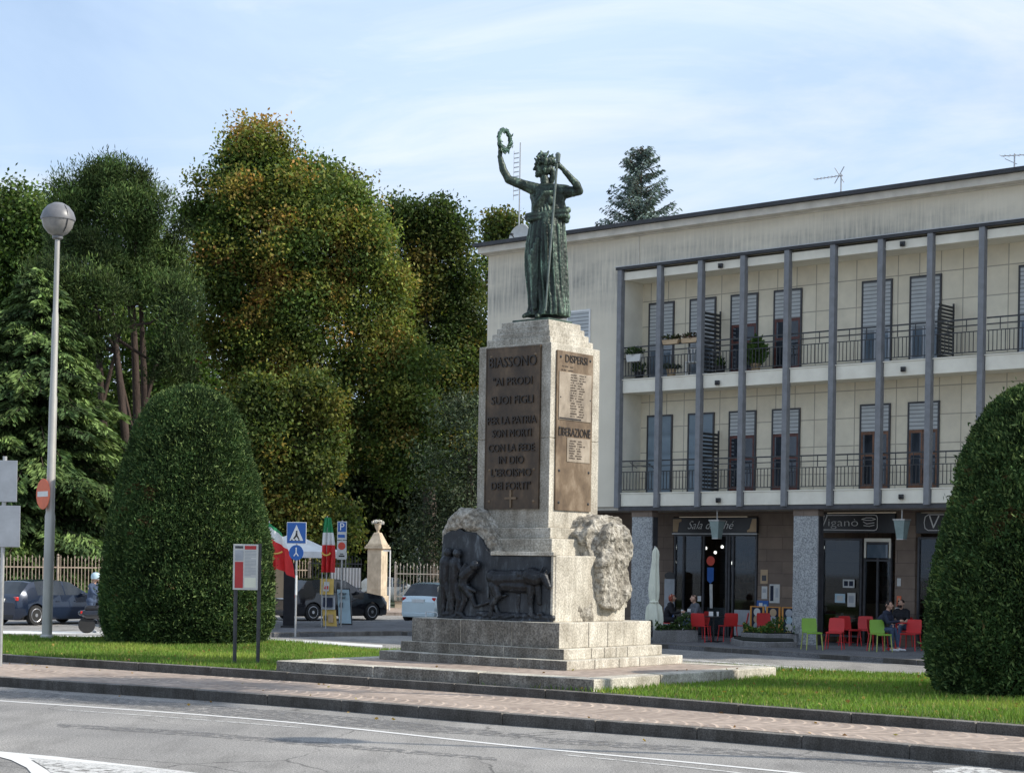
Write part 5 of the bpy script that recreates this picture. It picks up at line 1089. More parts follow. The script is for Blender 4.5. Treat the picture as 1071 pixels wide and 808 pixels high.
# street lamps
def street_lamp(loc,label,tilt=0.,rz=0):
    t_=empty('street_lamp',loc,rz,label,'street lamp','street lamps with globe heads'); t_.rotation_euler=(0,tilt,rz); m_=MB()
    prof=[(.105,-.1),(.105,2.55),(.09,2.62),(.082,5.0),(.072,5.06),(.066,6.7),(.055,6.78),(.05,8.35)]
    m_.lathe(prof,n=18); m_.build('post',M['lamp_steel'],t_,smooth=40); c=8.70
    m_=MB(); m_.lathe([(.20*0+.08,c-.36),(.2,c-.29),(.295,c-.17),(.34,c-.0)],n=28); m_.build('globe',M['globe_low'],t_,smooth=60)
    m_=MB(); m_.lathe([(.352,c-.02),(.355,c+.03),(.31,c+.16),(.22,c+.27),(.1,c+.335),(.02,c+.345)],n=28); m_.build('cap',M['globe_top'],t_,smooth=60)
    m_=MB(); m_.lathe([(.075,c-.42),(.11,c-.40),(.11,c-.35),(.075,c-.34)],n=16); m_.build('collar',M['globe_top'],t_,smooth=40); m_=MB(); m_.tube([(.345*math.cos(a)*.75,-.345*math.cos(a)*.66,c+.345*math.sin(a)) for a in np.linspace(-1.1,.9,9)],.010,5); m_.build('wire',M['iron'],t_)
    m_=MB(); m_.lathe([(.14,-.02),(.14,.06),(.11,.10)],n=18); m_.build('base_collar',M['lamp_steel'],t_,smooth=40)
    return t_
lp=G(49,668,.26); street_lamp(lp,'tall lamp post with a grey globe head on the left lawn',R(.62))
street_lamp((8.8,17.75,.02),'lamp post with a globe head standing out of view on the right of the sidewalk')
# no-entry sign on the lamp post
sg=empty('no_entry_sign',(lp[0]-.08,lp[1]-.14,.26+3.0),R(-50),'faded red no entry disc strapped to the lamp post','sign'); m_=MB(); m_.lathe([(.01,0),(.31,0),(.32,.008),(.31,.016),(.01,.016)],n=28); m_.v=[(x,-z,y) for x,y,z in m_.v]; m_.build('disc',M['fadedred'],sg,smooth=30); m_=MB(); m_.box(-.24,.24,-.02,-.0165,-.055,.055); m_.build('white_bar',M['white'],sg); m_=MB(); m_.obox((0,.03,0),(.05,.06,.4)); m_.build('bracket',M['steel'],sg)
# sign post seen from behind at the far left edge
e_=G(2,690,.262); sg=empty('sign_post',e_,0,'grey backs of two road signs on a pole at the left edge','sign'); m_=MB(); m_.cyl((-.03,0,-.1),(.0,0,3.35),.035,None,10); m_.build('pole',M['steel'],sg)
for za,zb,x1 in((2.60,3.28,.22),(1.86,2.54,.28)): m_=MB(); m_.box(-.35,x1,-.06,-.045,za,zb); m_.build('sign_back',M['grey'],sg,bevel=.006)
# information board
ib=G(257.5,694,.262); t_=empty('information_board',ib,R(-14),'small white and red information board on two dark posts','board')
for s in(-1,1): m_=MB(); m_.cyl((s*.205,0,-.1),(s*.205,0,1.98 if s>0 else 1.25),.032,None,10); m_.build('post',M['frame_dark'],t_)
m_=MB(); m_.box(-.235,.20,-.06,-.035,1.22,1.97); m_.build('panel',M['offwhite'],t_,bevel=.005)
for nm,b_,mt_ in(('red_panel',(-.20,-.055,-.065,-.0605,1.25,1.68),'board_red'),('crest_panel',(-.20,-.055,-.065,-.0605,1.70,1.87),'grey'),('heading',(-.03,.17,-.065,-.0605,1.885,1.945),'board_red'),('map',(-.03,.17,-.065,-.0605,1.26,1.42),'cream')):
    m_=MB(); m_.box(*b_); m_.build(nm,M[mt_],t_)
m_=MB()
for i in range(18):
    z=1.86-i*.0235; m_.box(-.03,.17 if i%6!=5 else .08,-.064,-.0605,z-.006,z+.003)
m_.build('lettering',M['grey'],t_); m_=MB(); m_.box(-.2,-.06,-.064,-.0605,1.90,1.94); m_.build('lettering',M['frame_dark'],t_)
# crossing sign + round arrow sign on one pole
q=G(309,662,-.17); t_=empty('road_sign',q,R(-12),'blue square pedestrian crossing sign above a round blue sign on a grey pole','sign'); m_=MB(); m_.cyl((0,0,-.1),(0,0,3.25),.03,None,8); m_.build('pole',M['steel'],t_)
m_=MB(); m_.box(-.30,.30,-.05,-.035,2.62,3.25); m_.build('square_plate',M['white'],t_,bevel=.01); m_=MB(); m_.box(-.285,.285,-.054,-.0505,2.635,3.235); m_.build('blue_field',M['signblue'],t_)
m_=MB(); m_.prismy([(-.21,2.71),(.21,2.71),(0,3.17)],-.058,-.0545); m_.build('white_triangle',M['white'],t_)
m_=MB(); m_.prismy([(-.02,2.94),(.03,2.94),(.04,2.86),(.10,2.76),(.06,2.75),(.01,2.83),(-.06,2.75),(-.10,2.77),(-.03,2.86)],-.062,-.0585); m_.prismy([(.01+.03*math.cos(a),2.975+.03*math.sin(a)) for a in np.linspace(0,2*math.pi,11)[:-1]],-.062,-.0585); m_.build('walking_figure',M['black'],t_)
m_=MB(); [m_.box(a,a+.05,-.062,-.0585,2.715,2.74) for a in(-.16,-.05,.06)]; m_.build('zebra_mark',M['black'],t_)
m_=MB(); m_.lathe([(.01,0),(.22,0),(.225,.008),(.22,.016),(.01,.016)],n=24); m_.v=[(x,-z-.035,y+2.36) for x,y,z in m_.v]; m_.build('round_plate',M['signblue'],t_,smooth=30)
m_=MB(); m_.prismy([(-.03,2.48),(.0,2.52),(.03,2.48),(.015,2.48),(.015,2.36),(.08,2.27),(.06,2.25),(0,2.33),(-.06,2.25),(-.08,2.27),(-.015,2.36),(-.015,2.48)],-.056,-.0525); m_.build('white_symbol',M['white'],t_)
m_=MB(); m_.cyl((0,0,.62+.5),(0,0,1.2+.5),.033,None,8); m_.build('red_band',M['white'],t_)
# parking sign + no parking sign
q=G(356.5,655,-.17); Yp=q[1]; t_=empty('road_sign',q,R(-12),'blue parking sign above a small no parking sign on a thin pole','sign'); m_=MB(); m_.cyl((0,0,-.1),(0,0,3.45),.028,None,8); m_.build('pole',M['steel'],t_)
m_=MB(); m_.box(-.16,.16,-.045,-.03,2.82,3.42); m_.box(-.16,.16,-.045,-.03,2.18,2.80); m_.build('plates',M['offwhite'],t_); m_=MB(); m_.box(-.135,.135,-.049,-.0455,3.08,3.39); m_.box(-.13,.10,-.049,-.0455,2.89,2.99); m_.build('blue_field',M['signblue'],t_)
text('P',.34,M['white'],t_,FM(0,-.051,3.235),ext=.002)
m_=MB(); m_.lathe([(.075,0),(.125,0),(.125,.004),(.075,.004)],n=24); m_.v=[(x,-z-.0455,y+2.62) for x,y,z in m_.v]; m_.build('red_ring',M['signred'],t_); m_=MB(); m_.lathe([(.002,0),(.074,0),(.074,.003),(.002,.003)],n=24); m_.v=[(x,-z-.0455,y+2.62) for x,y,z in m_.v]; m_.build('blue_disc',M['signblue'],t_); m_=MB(); m_.obox((0,-.050,2.62),(.2,.003,.03),0,0,.785); m_.build('red_slash',M['signred'],t_); m_=MB(); m_.box(-.1,.1,-.049,-.0455,2.27,2.32); m_.box(-.06,.06,-.049,-.0455,2.35,2.38); m_.build('lettering',M['black'],t_)
# sandwich boards
q=G(345,655,-.17)
t_=empty('poster_stand',q,R(-14),'yellow three panel poster stand leaning beside the black car','board'); TL=-.10
def pan(name,x0,x1,z0_,z1_,mat,d=0,par=None):
    m_=MB(); sh_=lambda z:-z*.13; m_.add([(x0+sh_(z0_),-.01-d,z0_),(x1+sh_(z0_),-.01-d,z0_),(x1+sh_(z1_),.2*z1_/1.6-.01-d,z1_),(x0+sh_(z1_),.2*z1_/1.6-.01-d,z1_),(x0+sh_(z0_),.02-d,z0_),(x1+sh_(z0_),.02-d,z0_),(x1+sh_(z1_),.2*z1_/1.6+.02-d,z1_),(x0+sh_(z1_),.2*z1_/1.6+.02-d,z1_)],[(0,1,2,3),(5,4,7,6),(1,5,6,2),(4,0,3,7),(3,2,6,7),(4,5,1,0)]); return m_.build(name,M[mat],t_)
pan('lower_panel',-.22,.24,.02,.55,'yellow'); pan('photo_panel',-.22,.24,.56,1.02,'grey'); pan('top_panel',-.22,.24,1.04,1.55,'yellow'); pan('picture',-.15,.17,.64,.94,'navy',.035); pan('picture',-.08,.10,1.15,1.45,'offwhite',.035); pan('picture',-.04,.08,1.22,1.38,'red',.04); pan('lettering',-.15,-.08,.2,.36,'black',.035); pan('lettering',-.02,.15,.14,.40,'tan',.035); pan('rear_leg',-.2,-.17,0,1.2,'black',-.1)
q=G(361,653,-.17); t_=empty('poster_stand',q,R(-14),'pale blue A board with dark frame, right of the yellow stand','board')
pan('frame',-.22,.26,.0,1.22,'black'); pan('panel',-.19,.23,.05,1.18,'paleblue',.035); pan('picture',-.12,-.02,.58,.74,'navy',.045); pan('lettering',-.12,.14,1.02,1.06,'black',.045); pan('lettering',-.1,.1,.9,.92,'black',.045); pan('rear_leg',-.2,-.17,0,1.0,'black',-.1)
# gazebo
gx=at(306,600,60); t_=empty('gazebo',(gx.x,gx.y,-.17),R(-10),'white pop up gazebo canopy behind the blue signs','gazebo'); w=1.45; hz_=2.42; m_=MB()
m_.add([(-w,-w,hz_),(w,-w,hz_),(w,w,hz_),(-w,w,hz_),(0,0,hz_+.62),(-w*.5,-w*.5,hz_+.22),(w*.5,-w*.5,hz_+.22),(w*.5,w*.5,hz_+.22),(-w*.5,w*.5,hz_+.22)],[(0,1,6,5),(1,2,7,6),(2,3,8,7),(3,0,5,8),(5,6,4),(6,7,4),(7,8,4),(8,5,4)]); m_.build('canopy',M['flag_white'],t_)
m_=MB()
for a,b in((-w,-w),(w,-w),(w,w),(-w,w)): pass
for (a,b),(c,d) in zip(((-w,-w),(w,-w),(w,w),(-w,w)),((w,-w),(w,w),(-w,w),(-w,-w))): m_.add([(a,b,hz_-.2),(c,d,hz_-.2),(c,d,hz_),(a,b,hz_)],[(0,1,2,3)])
m_.build('valance',M['white'],t_)
for a,b in((-w,-w),(w,-w),(w,w),(-w,w)): m_=MB(); m_.cyl((a*.98,b*.98,0),(a*.98,b*.98,hz_),.02,None,6); m_.build('leg',M['steel'],t_)
t_=empty('banner_stand',tuple(at(302,600,57.5)[:2])+(-.17,),R(-10),'dark upright banner stand under the gazebo','banner'); m_=MB(); m_.box(-.16,.20,-.02,.02,.06,2.05); m_.build('banner',M['blackcloth'],t_); m_=MB(); m_.box(-.2,.24,-.12,.12,0,.06); m_.build('base',M['black'],t_)
t_=empty('display_panel',tuple(at(291,600,59)[:2])+(-.17,),R(-10),'beige display panel behind the topiary under the gazebo','board'); m_=MB(); m_.box(-.45,.35,-.02,.02,.9,2.0); m_.build('panel',M['tan'],t_); m_=MB(); m_.box(-.42,-.38,-.015,.015,0,.9); m_.box(.28,.32,-.015,.015,0,.9); m_.build('legs',M['steel'],t_)
# flags hanging with folds
def flag(px,ytop,Y,w0,w1,hh,label,rz,slope=0.,tilt=0,gr=.26,wh=.5):
    tp=at(px,ytop,Y); t_=empty('flag',(tp.x,tp.y,-.17),rz,label,'flag','red white and green flags by the gazebo'); z1=tp.z+.17; m_=MB(); m_.cyl((0,.05,0),(0,.05,z1+.05),.018,None,8); m_.build('flagpole',M['steel'],t_)
    nu,nv=14,22; V=[];C=[]
    for j in range(nv+1):
        v=j/nv; w=w0+(w1-w0)*math.sin(min(1,v*1.15)*math.pi*.62)
        for i in range(nu+1):
            u=i/nu-.5+.12; V.append((u*w+slope*v*hh,.09*math.sin(i*1.3+v*3)*(.3+v),z1-v*hh-abs(u)*tilt))
    for nm,mt_,lo,hi in(('green_band','flag_green',0,gr),('white_band','flag_white',gr,wh),('red_band','flag_red',wh,1.01)):
        m_=MB(); m_.v=list(V)
        for j in range(nv):
            if lo<=j/nv<hi: m_.f+=[(j*(nu+1)+i,j*(nu+1)+i+1,(j+1)*(nu+1)+i+1,(j+1)*(nu+1)+i) for i in range(nu)]
        m_.m=[0]*len(m_.f); m_.build(nm,M[mt_],t_,smooth=80)
    m_=MB(); zz=z1-hh*.62
    for s in(-1,): m_.tube([(w1*.32*math.cos(a)+slope*.62*hh+.06*w1,s*.13,zz+.14*math.sin(a)*hh*.5) for a in np.linspace(-2.9,-.3,8)],.028,5)
    m_.build('yellow_emblem',M['gold'],t_)
flag(342,541,57,.22,.44,1.72,'narrow drooping flag with green top and red lower half, right of the gazebo',R(-8))
flag(281,546,56,.7,.95,1.40,'white and red flag with yellow emblem blowing out beside the topiary',R(-18),.22,.5,.05,.34)
# bike stand by the white car
q=at(452,644,58); t_=empty('bicycle_stand',(q.x,q.y,-.17),0,'small white tubular bicycle stand at the left of the relief','rack'); m_=MB()
m_.tube([(-.2,0,0),(-.2,0,.55),(.1,0,.55),(.18,0,.5),(.18,0,0)],.02,6); m_.tube([(-.2,0,.3),(.18,0,.3)],.018,6); m_.tube([(-.2,0,.1),(.18,0,.42)],.018,6); m_.build('frame',M['white'],t_)
# small house with orange roof
q=at(98,545,92); t_=empty('house',(q.x,q.y,-.3),R(15),'small house with an orange tiled roof glimpsed through the trees','building'); t_.scale=(.62,.62,.62); m_=MB(); m_.box(-5,5,0,7,0,4.4); m_.build('wall',M['wallpink'],t_); m_=MB(); m_.add([(-5.4,-.5,4.3),(5.4,-.5,4.3),(5.4,7.5,4.3),(-5.4,7.5,4.3),(-5.4,3.5,6.4),(5.4,3.5,6.4)],[(0,1,5,4),(2,3,4,5),(0,4,3),(1,2,5)]); m_.build('roof',M['rooftile'],t_)
for u in(-3,0,3): m_=MB(); m_.box(u-.5,u+.5,-.03,0,1.6,3.1); m_.build('window',M['glass'],t_)
# ---------------- cars ----------------
def car(label,loc,rz,L,W_,H_,col,kind='hatch',group='cars parked or passing on the far road',wr=.33):
    t_=empty('parked_car',loc,rz,label,'car',group)
    if kind=='small': top=[(0,.52),(.015,.60),(.05,.66),(.17,.965),(.26,1.),(.45,1.0),(.58,.96),(.76,.70),(.95,.60),(1.,.42)]; gl=(.05,.76,.58,.17)
    else: top=[(0,.50),(.01,.60),(.04,.68),(.15,.955),(.24,.99),(.42,1.0),(.56,.965),(.72,.70),(.94,.60),(1.,.40)]; gl=(.04,.72,.56,.15)
    tx=[a for a,_ in top]; ty=[b*H_ for _,b in top]; belt=.655*H_; wx=(.185,.815) if kind!='small' else (.17,.83); ar=wr+.055
    X=set([a for a,_ in top]+[.30,.31,.47,.485,.20,.66])
    for w in wx:
        for k in(-1,-.92,-.75,-.45,0,.45,.75,.92,1): X.add(round(w+k*ar/L,4))
    X=sorted(X); rows=[]
    for x in X:
        tp=float(np.interp(x,tx,ty)); e=min(1,x/.10,(1-x)/.13); w=W_/2*(.84+.16*math.sin(min(1,e)*math.pi/2)); zl=.20
        for wc in wx:
            d=abs(x-wc)*L
            if d<ar: zl=max(zl,wr+math.sqrt(max(0,ar*ar-d*d))*.98)
        bt=min(belt,tp-.02) if gl[0]<=x<=gl[1] else tp-.035; g_=0
        if gl[0]<=x<=gl[1]: g_=min(1,(x-gl[0])/(gl[3]-gl[0]),(gl[1]-x)/(gl[1]-gl[2]))
        rw=w*(.90-.16*max(0,g_)); zm=max(zl+.02,.42*H_)
        rows.append([(w*.93,zl),(w,max(zl+.01,.30)),(w*1.0,max(zm,zl+.012)),(w*.965,bt),(rw,tp-.02-.02*max(0,g_)),(rw*.55,tp-.004),(0,tp)])
    body=MB(); gls=MB(); idx=[]; V=[]
    for x,r in zip(X,rows):
        a=[((x-.5)*L,-p[0],p[1]) for p in r]+[((x-.5)*L,p[0],p[1]) for p in r[-2::-1]]; V.append(a)
    n=len(V[0]); body.v=[p for a in V for p in a]; gls.v=list(body.v)
    for i in range(len(X)-1):
        xm=(X[i]+X[i+1])/2
        for j in range(n-1):
            f=(i*n+j,(i+1)*n+j,(i+1)*n+j+1,i*n+j+1); jj=min(j,n-2-j); isg=False
            if jj==3 and ((.20<xm<.30) or (.31<xm<.47) or (.485<xm<.66)): isg=True
            if jj in(4,5) and (gl[2]<xm<gl[1]-.005 or (gl[0]<xm<gl[3]-.01)): isg=True
            (gls if isg else body).f.append(f)
    body.f.append(tuple(range(n-1,-1,-1))); body.f.append(tuple(range((len(X)-1)*n,len(X)*n))); body.m=[0]*len(body.f); gls.m=[0]*len(gls.f)
    body.build('body',M[col],t_,smooth=38); build_split(gls,'window_glass',M['glass_car'],t_)
    u=MB(); u.box(-L*.46,L*.46,-W_*.40,W_*.40,.17,.5); u.build('underbody',M['black'],t_)
    for w in wx:
        for s in(-1,1):
            x=(w-.5)*L; y=s*(W_/2-.10); m_=MB(); pr=[(wr*.66,-.10),(wr*.95,-.10),(wr,-.07),(wr,.07),(wr*.95,.10),(wr*.66,.10)]; m_.lathe(pr,n=24); m_.v=[(x+a,y+c,wr+b) for a,b,c in m_.v]; wh=m_.build('wheel',M['tyre'],t_,smooth=40)
            m_=MB(); m_.lathe([(.05,.0),(.06,.03)],n=10); m_.v=[(x+a,y+s*.075+s*c,wr+b) for a,b,c in m_.v]
            for k in range(5):
                a=k*2*math.pi/5; m_.obox((x+math.cos(a)*wr*.34,y+s*.085,wr+math.sin(a)*wr*.34),(wr*.62,.02,.06),0,0,-a)
            ringp=[(x+math.cos(a)*wr*.64,y+s*.085,wr+math.sin(a)*wr*.64) for a in np.linspace(0,2*math.pi,19)]; m_.tube(ringp,.022,5); m_.build('rim',M['alloy'],wh)
    for s in(-1,1):
        m_=MB(); m_.obox((-L*.478,s*W_*.385,.58*H_),(.10,.26 if kind!='small' else .14,.13),s*.35); m_.build('tail_light',M['tail'],t_,bevel=.02); m_=MB(); m_.obox((L*.455,s*W_*.36,.50*H_),(.16,.26,.12),-s*.5); m_.build('headlight',M['head'],t_,bevel=.02)
        m_=MB(); m_.obox((L*.135,s*(W_/2+.06),.66*H_),(.12,.18,.12)); m_.build('mirror',M[col],t_,bevel=.03)
    m_=MB(); m_.box(-L/2-.02,-L/2+.03,-.26,.26,.50*H_,.50*H_+.12); m_.build('number_plate',M['white'],t_); m_=MB(); m_.box(-L*.5-.012,-L*.47,-W_*.38,W_*.38,.22,.36); m_.build('rear_bumper',M['black' if kind!='small' else col],t_,bevel=.02)
    for s in(-1,1): m_=MB(); m_.obox((-.1*L,s*(W_/2+.003),.52*H_),(.16,.02,.03)); m_.obox((.09*L,s*(W_/2+.003),.52*H_),(.16,.02,.03)); m_.build('door_handle',M[col],t_)
    return t_
def place(xpx,ypx,z,dx=0,dy=0): q=G(xpx,ypx,z); return (q[0]+dx,q[1]+dy,z)
# reference pixel = rear right wheel contact
def carp(label,xp,yp,phi,L,W_,H_,col,kind='hatch'):
    q=G(xp,yp,-.3); lx=(.185-.5)*L; ly=-(W_/2-.1); c,s=math.cos(phi),math.sin(phi); return car(label,(q[0]-(lx*c-ly*s),q[1]-(lx*s+ly*c),-.3),phi,L,W_,H_,col,kind)
carp('dark blue hatchback seen from behind at the left edge',36,653.5,R(57),4.3,1.8,1.5,'car_navy')
carp('black suv parked behind the yellow poster stand',326,649,R(42),4.4,1.85,1.6,'car_black')
carp('small pale blue white hatchback half hidden by the bronze relief',463,650.5,R(66),3.6,1.63,1.5,'car_white','small')
car('silver car parked inside the park behind the railing',(at(412,600,93).x,93,-.28),R(5),4.2,1.75,1.45,'car_silver')
# ================= CAFE FURNITURE AND PEOPLE =================
PZ=-.185
def chair_proto(col,legc,label):
    t_=empty('cafe_chair',(0,0,PZ),0,label,'chair'); m_=MB(); m_.obox((0,0,.455),(.44,.43,.022)); m_.obox((0,-.205,.44),(.42,.02,.035)); m_.build('seat',M[col],t_,bevel=.012)
    m_=MB(); m_.v=[]; 
    for k,(y,z,w) in enumerate(((.205,.47,.205),(.235,.62,.215),(.265,.80,.20),(.268,.83,.18))): m_.v+=[(-w,y-.008,z),(0,y+.012,z),(w,y-.008,z),(w,y+.008,z),(0,y+.03,z),(-w,y+.008,z)]
    for k in range(3):
        for i in range(6): m_.f.append((k*6+i,k*6+(i+1)%6,(k+1)*6+(i+1)%6,(k+1)*6+i))
    m_.f+=[(5,4,3,2,1,0),(18,19,20,21,22,23)]; m_.m=[0]*len(m_.f); m_.build('backrest',M[col],t_,smooth=50)
    for sx in(-1,1):
        for sy in(-1,1): m_=MB(); m_.cyl((sx*.19,sy*.18,.45),(sx*.225,sy*.225,0),.018,.014,8); m_.build('leg',M[legc],t_)
    return t_
PR=chair_proto('red','red','x'); PG=chair_proto('green','yleg','x'); used={'r':False,'g':False}
def chair(kind,x,y,rz,label):
    p=PR if kind=='r' else PG
    o=p if not used[kind] else copy_tree(p); used[kind]=True; o.location=(x,y,PZ); o.rotation_euler=(0,0,rz); o['label']=label; o['category']='chair'; o['group']='red plastic cafe chairs' if kind=='r' else 'green plastic cafe chairs'; return o
def gpz(x,y): q=G(x,y,PZ); return q[0],q[1]
def pw(px_,w):   # point on the pavement seen in picture column px_, w metres behind the facade line
    d=ray(px_,600); n_=BN; tt=(w+BO.dot(n_))/(d[0]*n_.x+d[1]*n_.y); return d[0]*tt,d[1]*tt
def ch(kind,px_,py,rz,label,w=None): x,y=gpz(px_,py) if w is None else pw(px_,w); return chair(kind,x,y,rz,label)
Y2=1.75
ch('r',733,671,R(150),'red chair at the left table, nearest the granite planter')
ch('r',761,670.5,R(-165),'red chair at the left table, just right of the table leg')
ch('r',773.5,666,R(-100),'red chair behind the curved planter, right of the left table',.2)
ch('r',802,664.5,R(10),'red chair in front of the orange menu boards',.6)
ch('g',849,679,R(10),'green chair beside the granite pillar, leftmost of the green ones')
ch('r',873,678.5,R(-20),'red chair next to the leftmost green chair, back turned to the road')
ch('r',889,675,R(30),'red chair in the middle of the right group')
ch('r',905,675,R(-10),'red chair behind the front green chair')
ch('g',869,671,R(165),'green chair half hidden behind the red ones, left of the right table')
ch('g',905,670,R(175),'green chair farthest back, behind the red chairs')
ch('g',921,681,R(15),'green chair nearest the road, left of the seated couple')
ch('r',952,680,R(-35),'red chair beside the right topiary, in front of the bearded man')
def table(px_,py,label,col='black',r=.33,w=None):
    x,y=gpz(px_,py) if w is None else pw(px_,w); t_=empty('cafe_table',(x,y,PZ),0,label,'table','round cafe tables'); m_=MB(); m_.lathe([(.01,.715),(r,.715),(r,.74),(.01,.742)],n=24); m_.build('table_top',M[col],t_,smooth=30); m_=MB(); m_.cyl((0,0,.03),(0,0,.714),.03,None,10); m_.build('pedestal',M[col],t_)
    m_=MB(); [m_.obox((.14*math.cos(a),.14*math.sin(a),.02),(.30,.05,.03),a) for a in(.4,.4+math.pi/2,.4+math.pi,.4+1.5*math.pi)]; m_.build('foot',M[col],t_); return (x,y)
ta=table(746,671,'dark round table between the two left red chairs'); tb=table(718,667,'round table of the couple behind the granite planter','black',.36,-.1); tcx=table(884,672,'red topped round table among the red chairs','red',.36); td=table(937,679,'round table between the seated couple','red',.30)
# small things on the tables
def cup(x,y,label,n,h_=.13): t_=empty('napkin_holder' if n else 'glass_cup',(x,y,PZ+.743),0,label,'napkin holder' if n else 'cup'); m_=MB(); (m_.box(-.06,.06,-.03,.03,0,h_) if n else m_.lathe([(.025,0),(.038,h_),(.034,h_),(.022,.01)],n=12)); b=m_.build('body',M['white'],t_); m_=MB(); m_.box(-.065,.065,-.035,.035,-.0,.02) if n else m_.lathe([(.03,.0),(.034,.004)],n=12); m_.build('base',M['steel'],t_)
cup(ta[0]-.08,ta[1],'white napkin holder on the dark left table',1); cup(ta[0]+.12,ta[1]+.05,'white cup at the edge of the dark left table',0); cup(tb[0]+.1,tb[1]-.05,'white napkin box on the couple\'s table',1,.16); cup(tcx[0]-.1,tcx[1],'white cup on the red topped table',0); cup(tb[0]-.1,tb[1]+.1,'white cup on the couple\'s table behind the planter',0)
# closed parasol
q=at(684.5,600,51.6); t_=empty('closed_parasol',(q.x,q.y,PZ),0,'tall closed cream parasol standing beside the left pillar','parasol'); m_=MB(); m_.cyl((0,0,0),(0,0,2.72),.025,None,8); m_.build('pole',M['steel'],t_)
n=64; prof=[(.50,.19),(.62,.205),(.80,.20),(1.0,.17),(1.10,.115),(1.16,.105),(1.25,.13),(1.5,.145),(1.9,.125),(2.3,.095),(2.48,.10),(2.58,.085),(2.66,.045),(2.70,.012)]; V=[]
for z,r in prof:
    for i in range(n):
        a=2*math.pi*i/n; lo=z<1.1; f_=1+(.34 if lo else .20)*(1-1.7*abs(math.sin(a*3+z*.5+.4)))+.12*math.sin(a*7+z*2.2); hem=(.13*math.sin(a*2+.5)+.10*math.sin(a*5)) if z<.55 else 0
        V.append((r*f_*math.cos(a)+.02*math.sin(z*3),r*f_*math.sin(a)*.8,z+hem))
m_=MB(); m_.add(V,[(k*n+i,k*n+(i+1)%n,(k+1)*n+(i+1)%n,(k+1)*n+i) for k in range(len(prof)-1) for i in range(n)]); m_.build('folded_cloth',M['cream'],t_,smooth=40); m_=MB(); m_.lathe([(.125,1.10),(.14,1.13),(.125,1.16)],n=20); m_.build('strap',M['cream'],t_); m_=MB(); m_.box(-.3,.3,-.3,.3,0,.07); m_.build('base',M['planter'],t_,bevel=.01)
# planters
def planter(name,polypx,z1,label,cols,n,fl=None,wall=.07):
    pts=polypx; c=(sum(p[0] for p in pts)/len(pts),sum(p[1] for p in pts)/len(pts)); t_=empty(name,(c[0],c[1],PZ),0,label,'planter'); pl_=[(p[0]-c[0],p[1]-c[1]) for p in pts]
    m_=MB(); m_.prism(pl_,-.1,z1); m_.build('stone_trough',M['planter'],t_,bevel=.02); m_=MB(); m_.prism([(a*.9,b*.9) for a,b in pl_],z1,z1+.03); m_.build('soil',M['core'],t_)
    xs_=np.array([p[0] for p in pl_]);ys_=np.array([p[1] for p in pl_]); x=rng.uniform(xs_.min(),xs_.max(),n*3); y=rng.uniform(ys_.min(),ys_.max(),n*3); ok=in_poly(x,y,[(a*.92,b*.92) for a,b in pl_]); x=x[ok][:n];y=y[ok][:n]; n=len(x); z=z1+rng.random(n)**1.5*.30*(1+.6*np.sin(x*5))
    t__=np.array(cols)[rng.integers(0,len(cols),n)]*rng.uniform(.6,1.3,(n,1))
    if fl is not None: k=rng.random(n)<.05; t__[k]=np.array(fl)
    if n>40: leaf_mesh('plants',np.stack([x,y,z],1),.10,t__,M['leaf'],t_,.5,np.repeat([[0,0,1.]],n,0),.4)
planter('planter',[gpz(684,671.5),gpz(730,671),(gpz(730,671)[0],gpz(730,671)[1]+.55),(gpz(684,671.5)[0],gpz(684,671.5)[1]+.55)],.34,'long granite planter with low plants in front of the seated pair',GR,900,(.5,.5,.5))
def seg_arc(cx,cy,rx,ry,a0,a1,n=9): return [(cx+rx*math.cos(a0+(a1-a0)*i/n),cy+ry*math.sin(a0+(a1-a0)*i/n)) for i in range(n+1)]
planter('planter',[gpz(764,672.5),gpz(775,675.5),gpz(800,677),gpz(834,676.5),pw(834,-.3),pw(768,-.3)],.15,'low curved stone bed in front of the cafe, lower tier',[(.12,.12,.11)],10)
planter('planter',[gpz(775,672),gpz(800,673.5),gpz(834,673.5),pw(834,-.1),pw(776,-.1)],.30,'raised upper tier of the stone bed planted with leafy flowers',[(.06,.12,.03),(.10,.17,.04)],1100,(.55,.35,.10))
# people
M['orangecloth_skin']=M['skin']
def hair(parent,c,r,mat,long=0.,beard=False,face=(0,-1)):
    mb=MB(); c=Vector(c); fx,fy=face
    for k in range(60):
        a=rng.normal(size=3); a/=np.linalg.norm(a)
        if a[0]*fx+a[1]*fy>.35 and a[2]<.55: continue
        if a[2]<-.35-long: continue
        q=c+Vector(a)*r; capsule(mb,q,q+Vector((-fx*.01,-fy*.01,-.02-long*.06)),.026,.02,6)
    if long:
        for k in range(10): a=-1.6+k*.35; q=c+Vector((-fx*math.cos(a)-fy*math.sin(a),-fy*math.cos(a)+fx*math.sin(a),0))*r*.9; capsule(mb,q,q+Vector((0,0,-long)),.035,.02,6)
    o=remeshed('hair',mb,.018,M[mat],parent,1); 
    if beard:
        mb=MB()
        for s in(-1,0,1): q=c+Vector((fx*r*.8-fy*s*r*.5,fy*r*.8+fx*s*r*.5,-.075)); capsule(mb,q,q+Vector((0,0,-.03)),.035,.025,6)
        remeshed('beard',mb,.015,M[mat],parent,1)
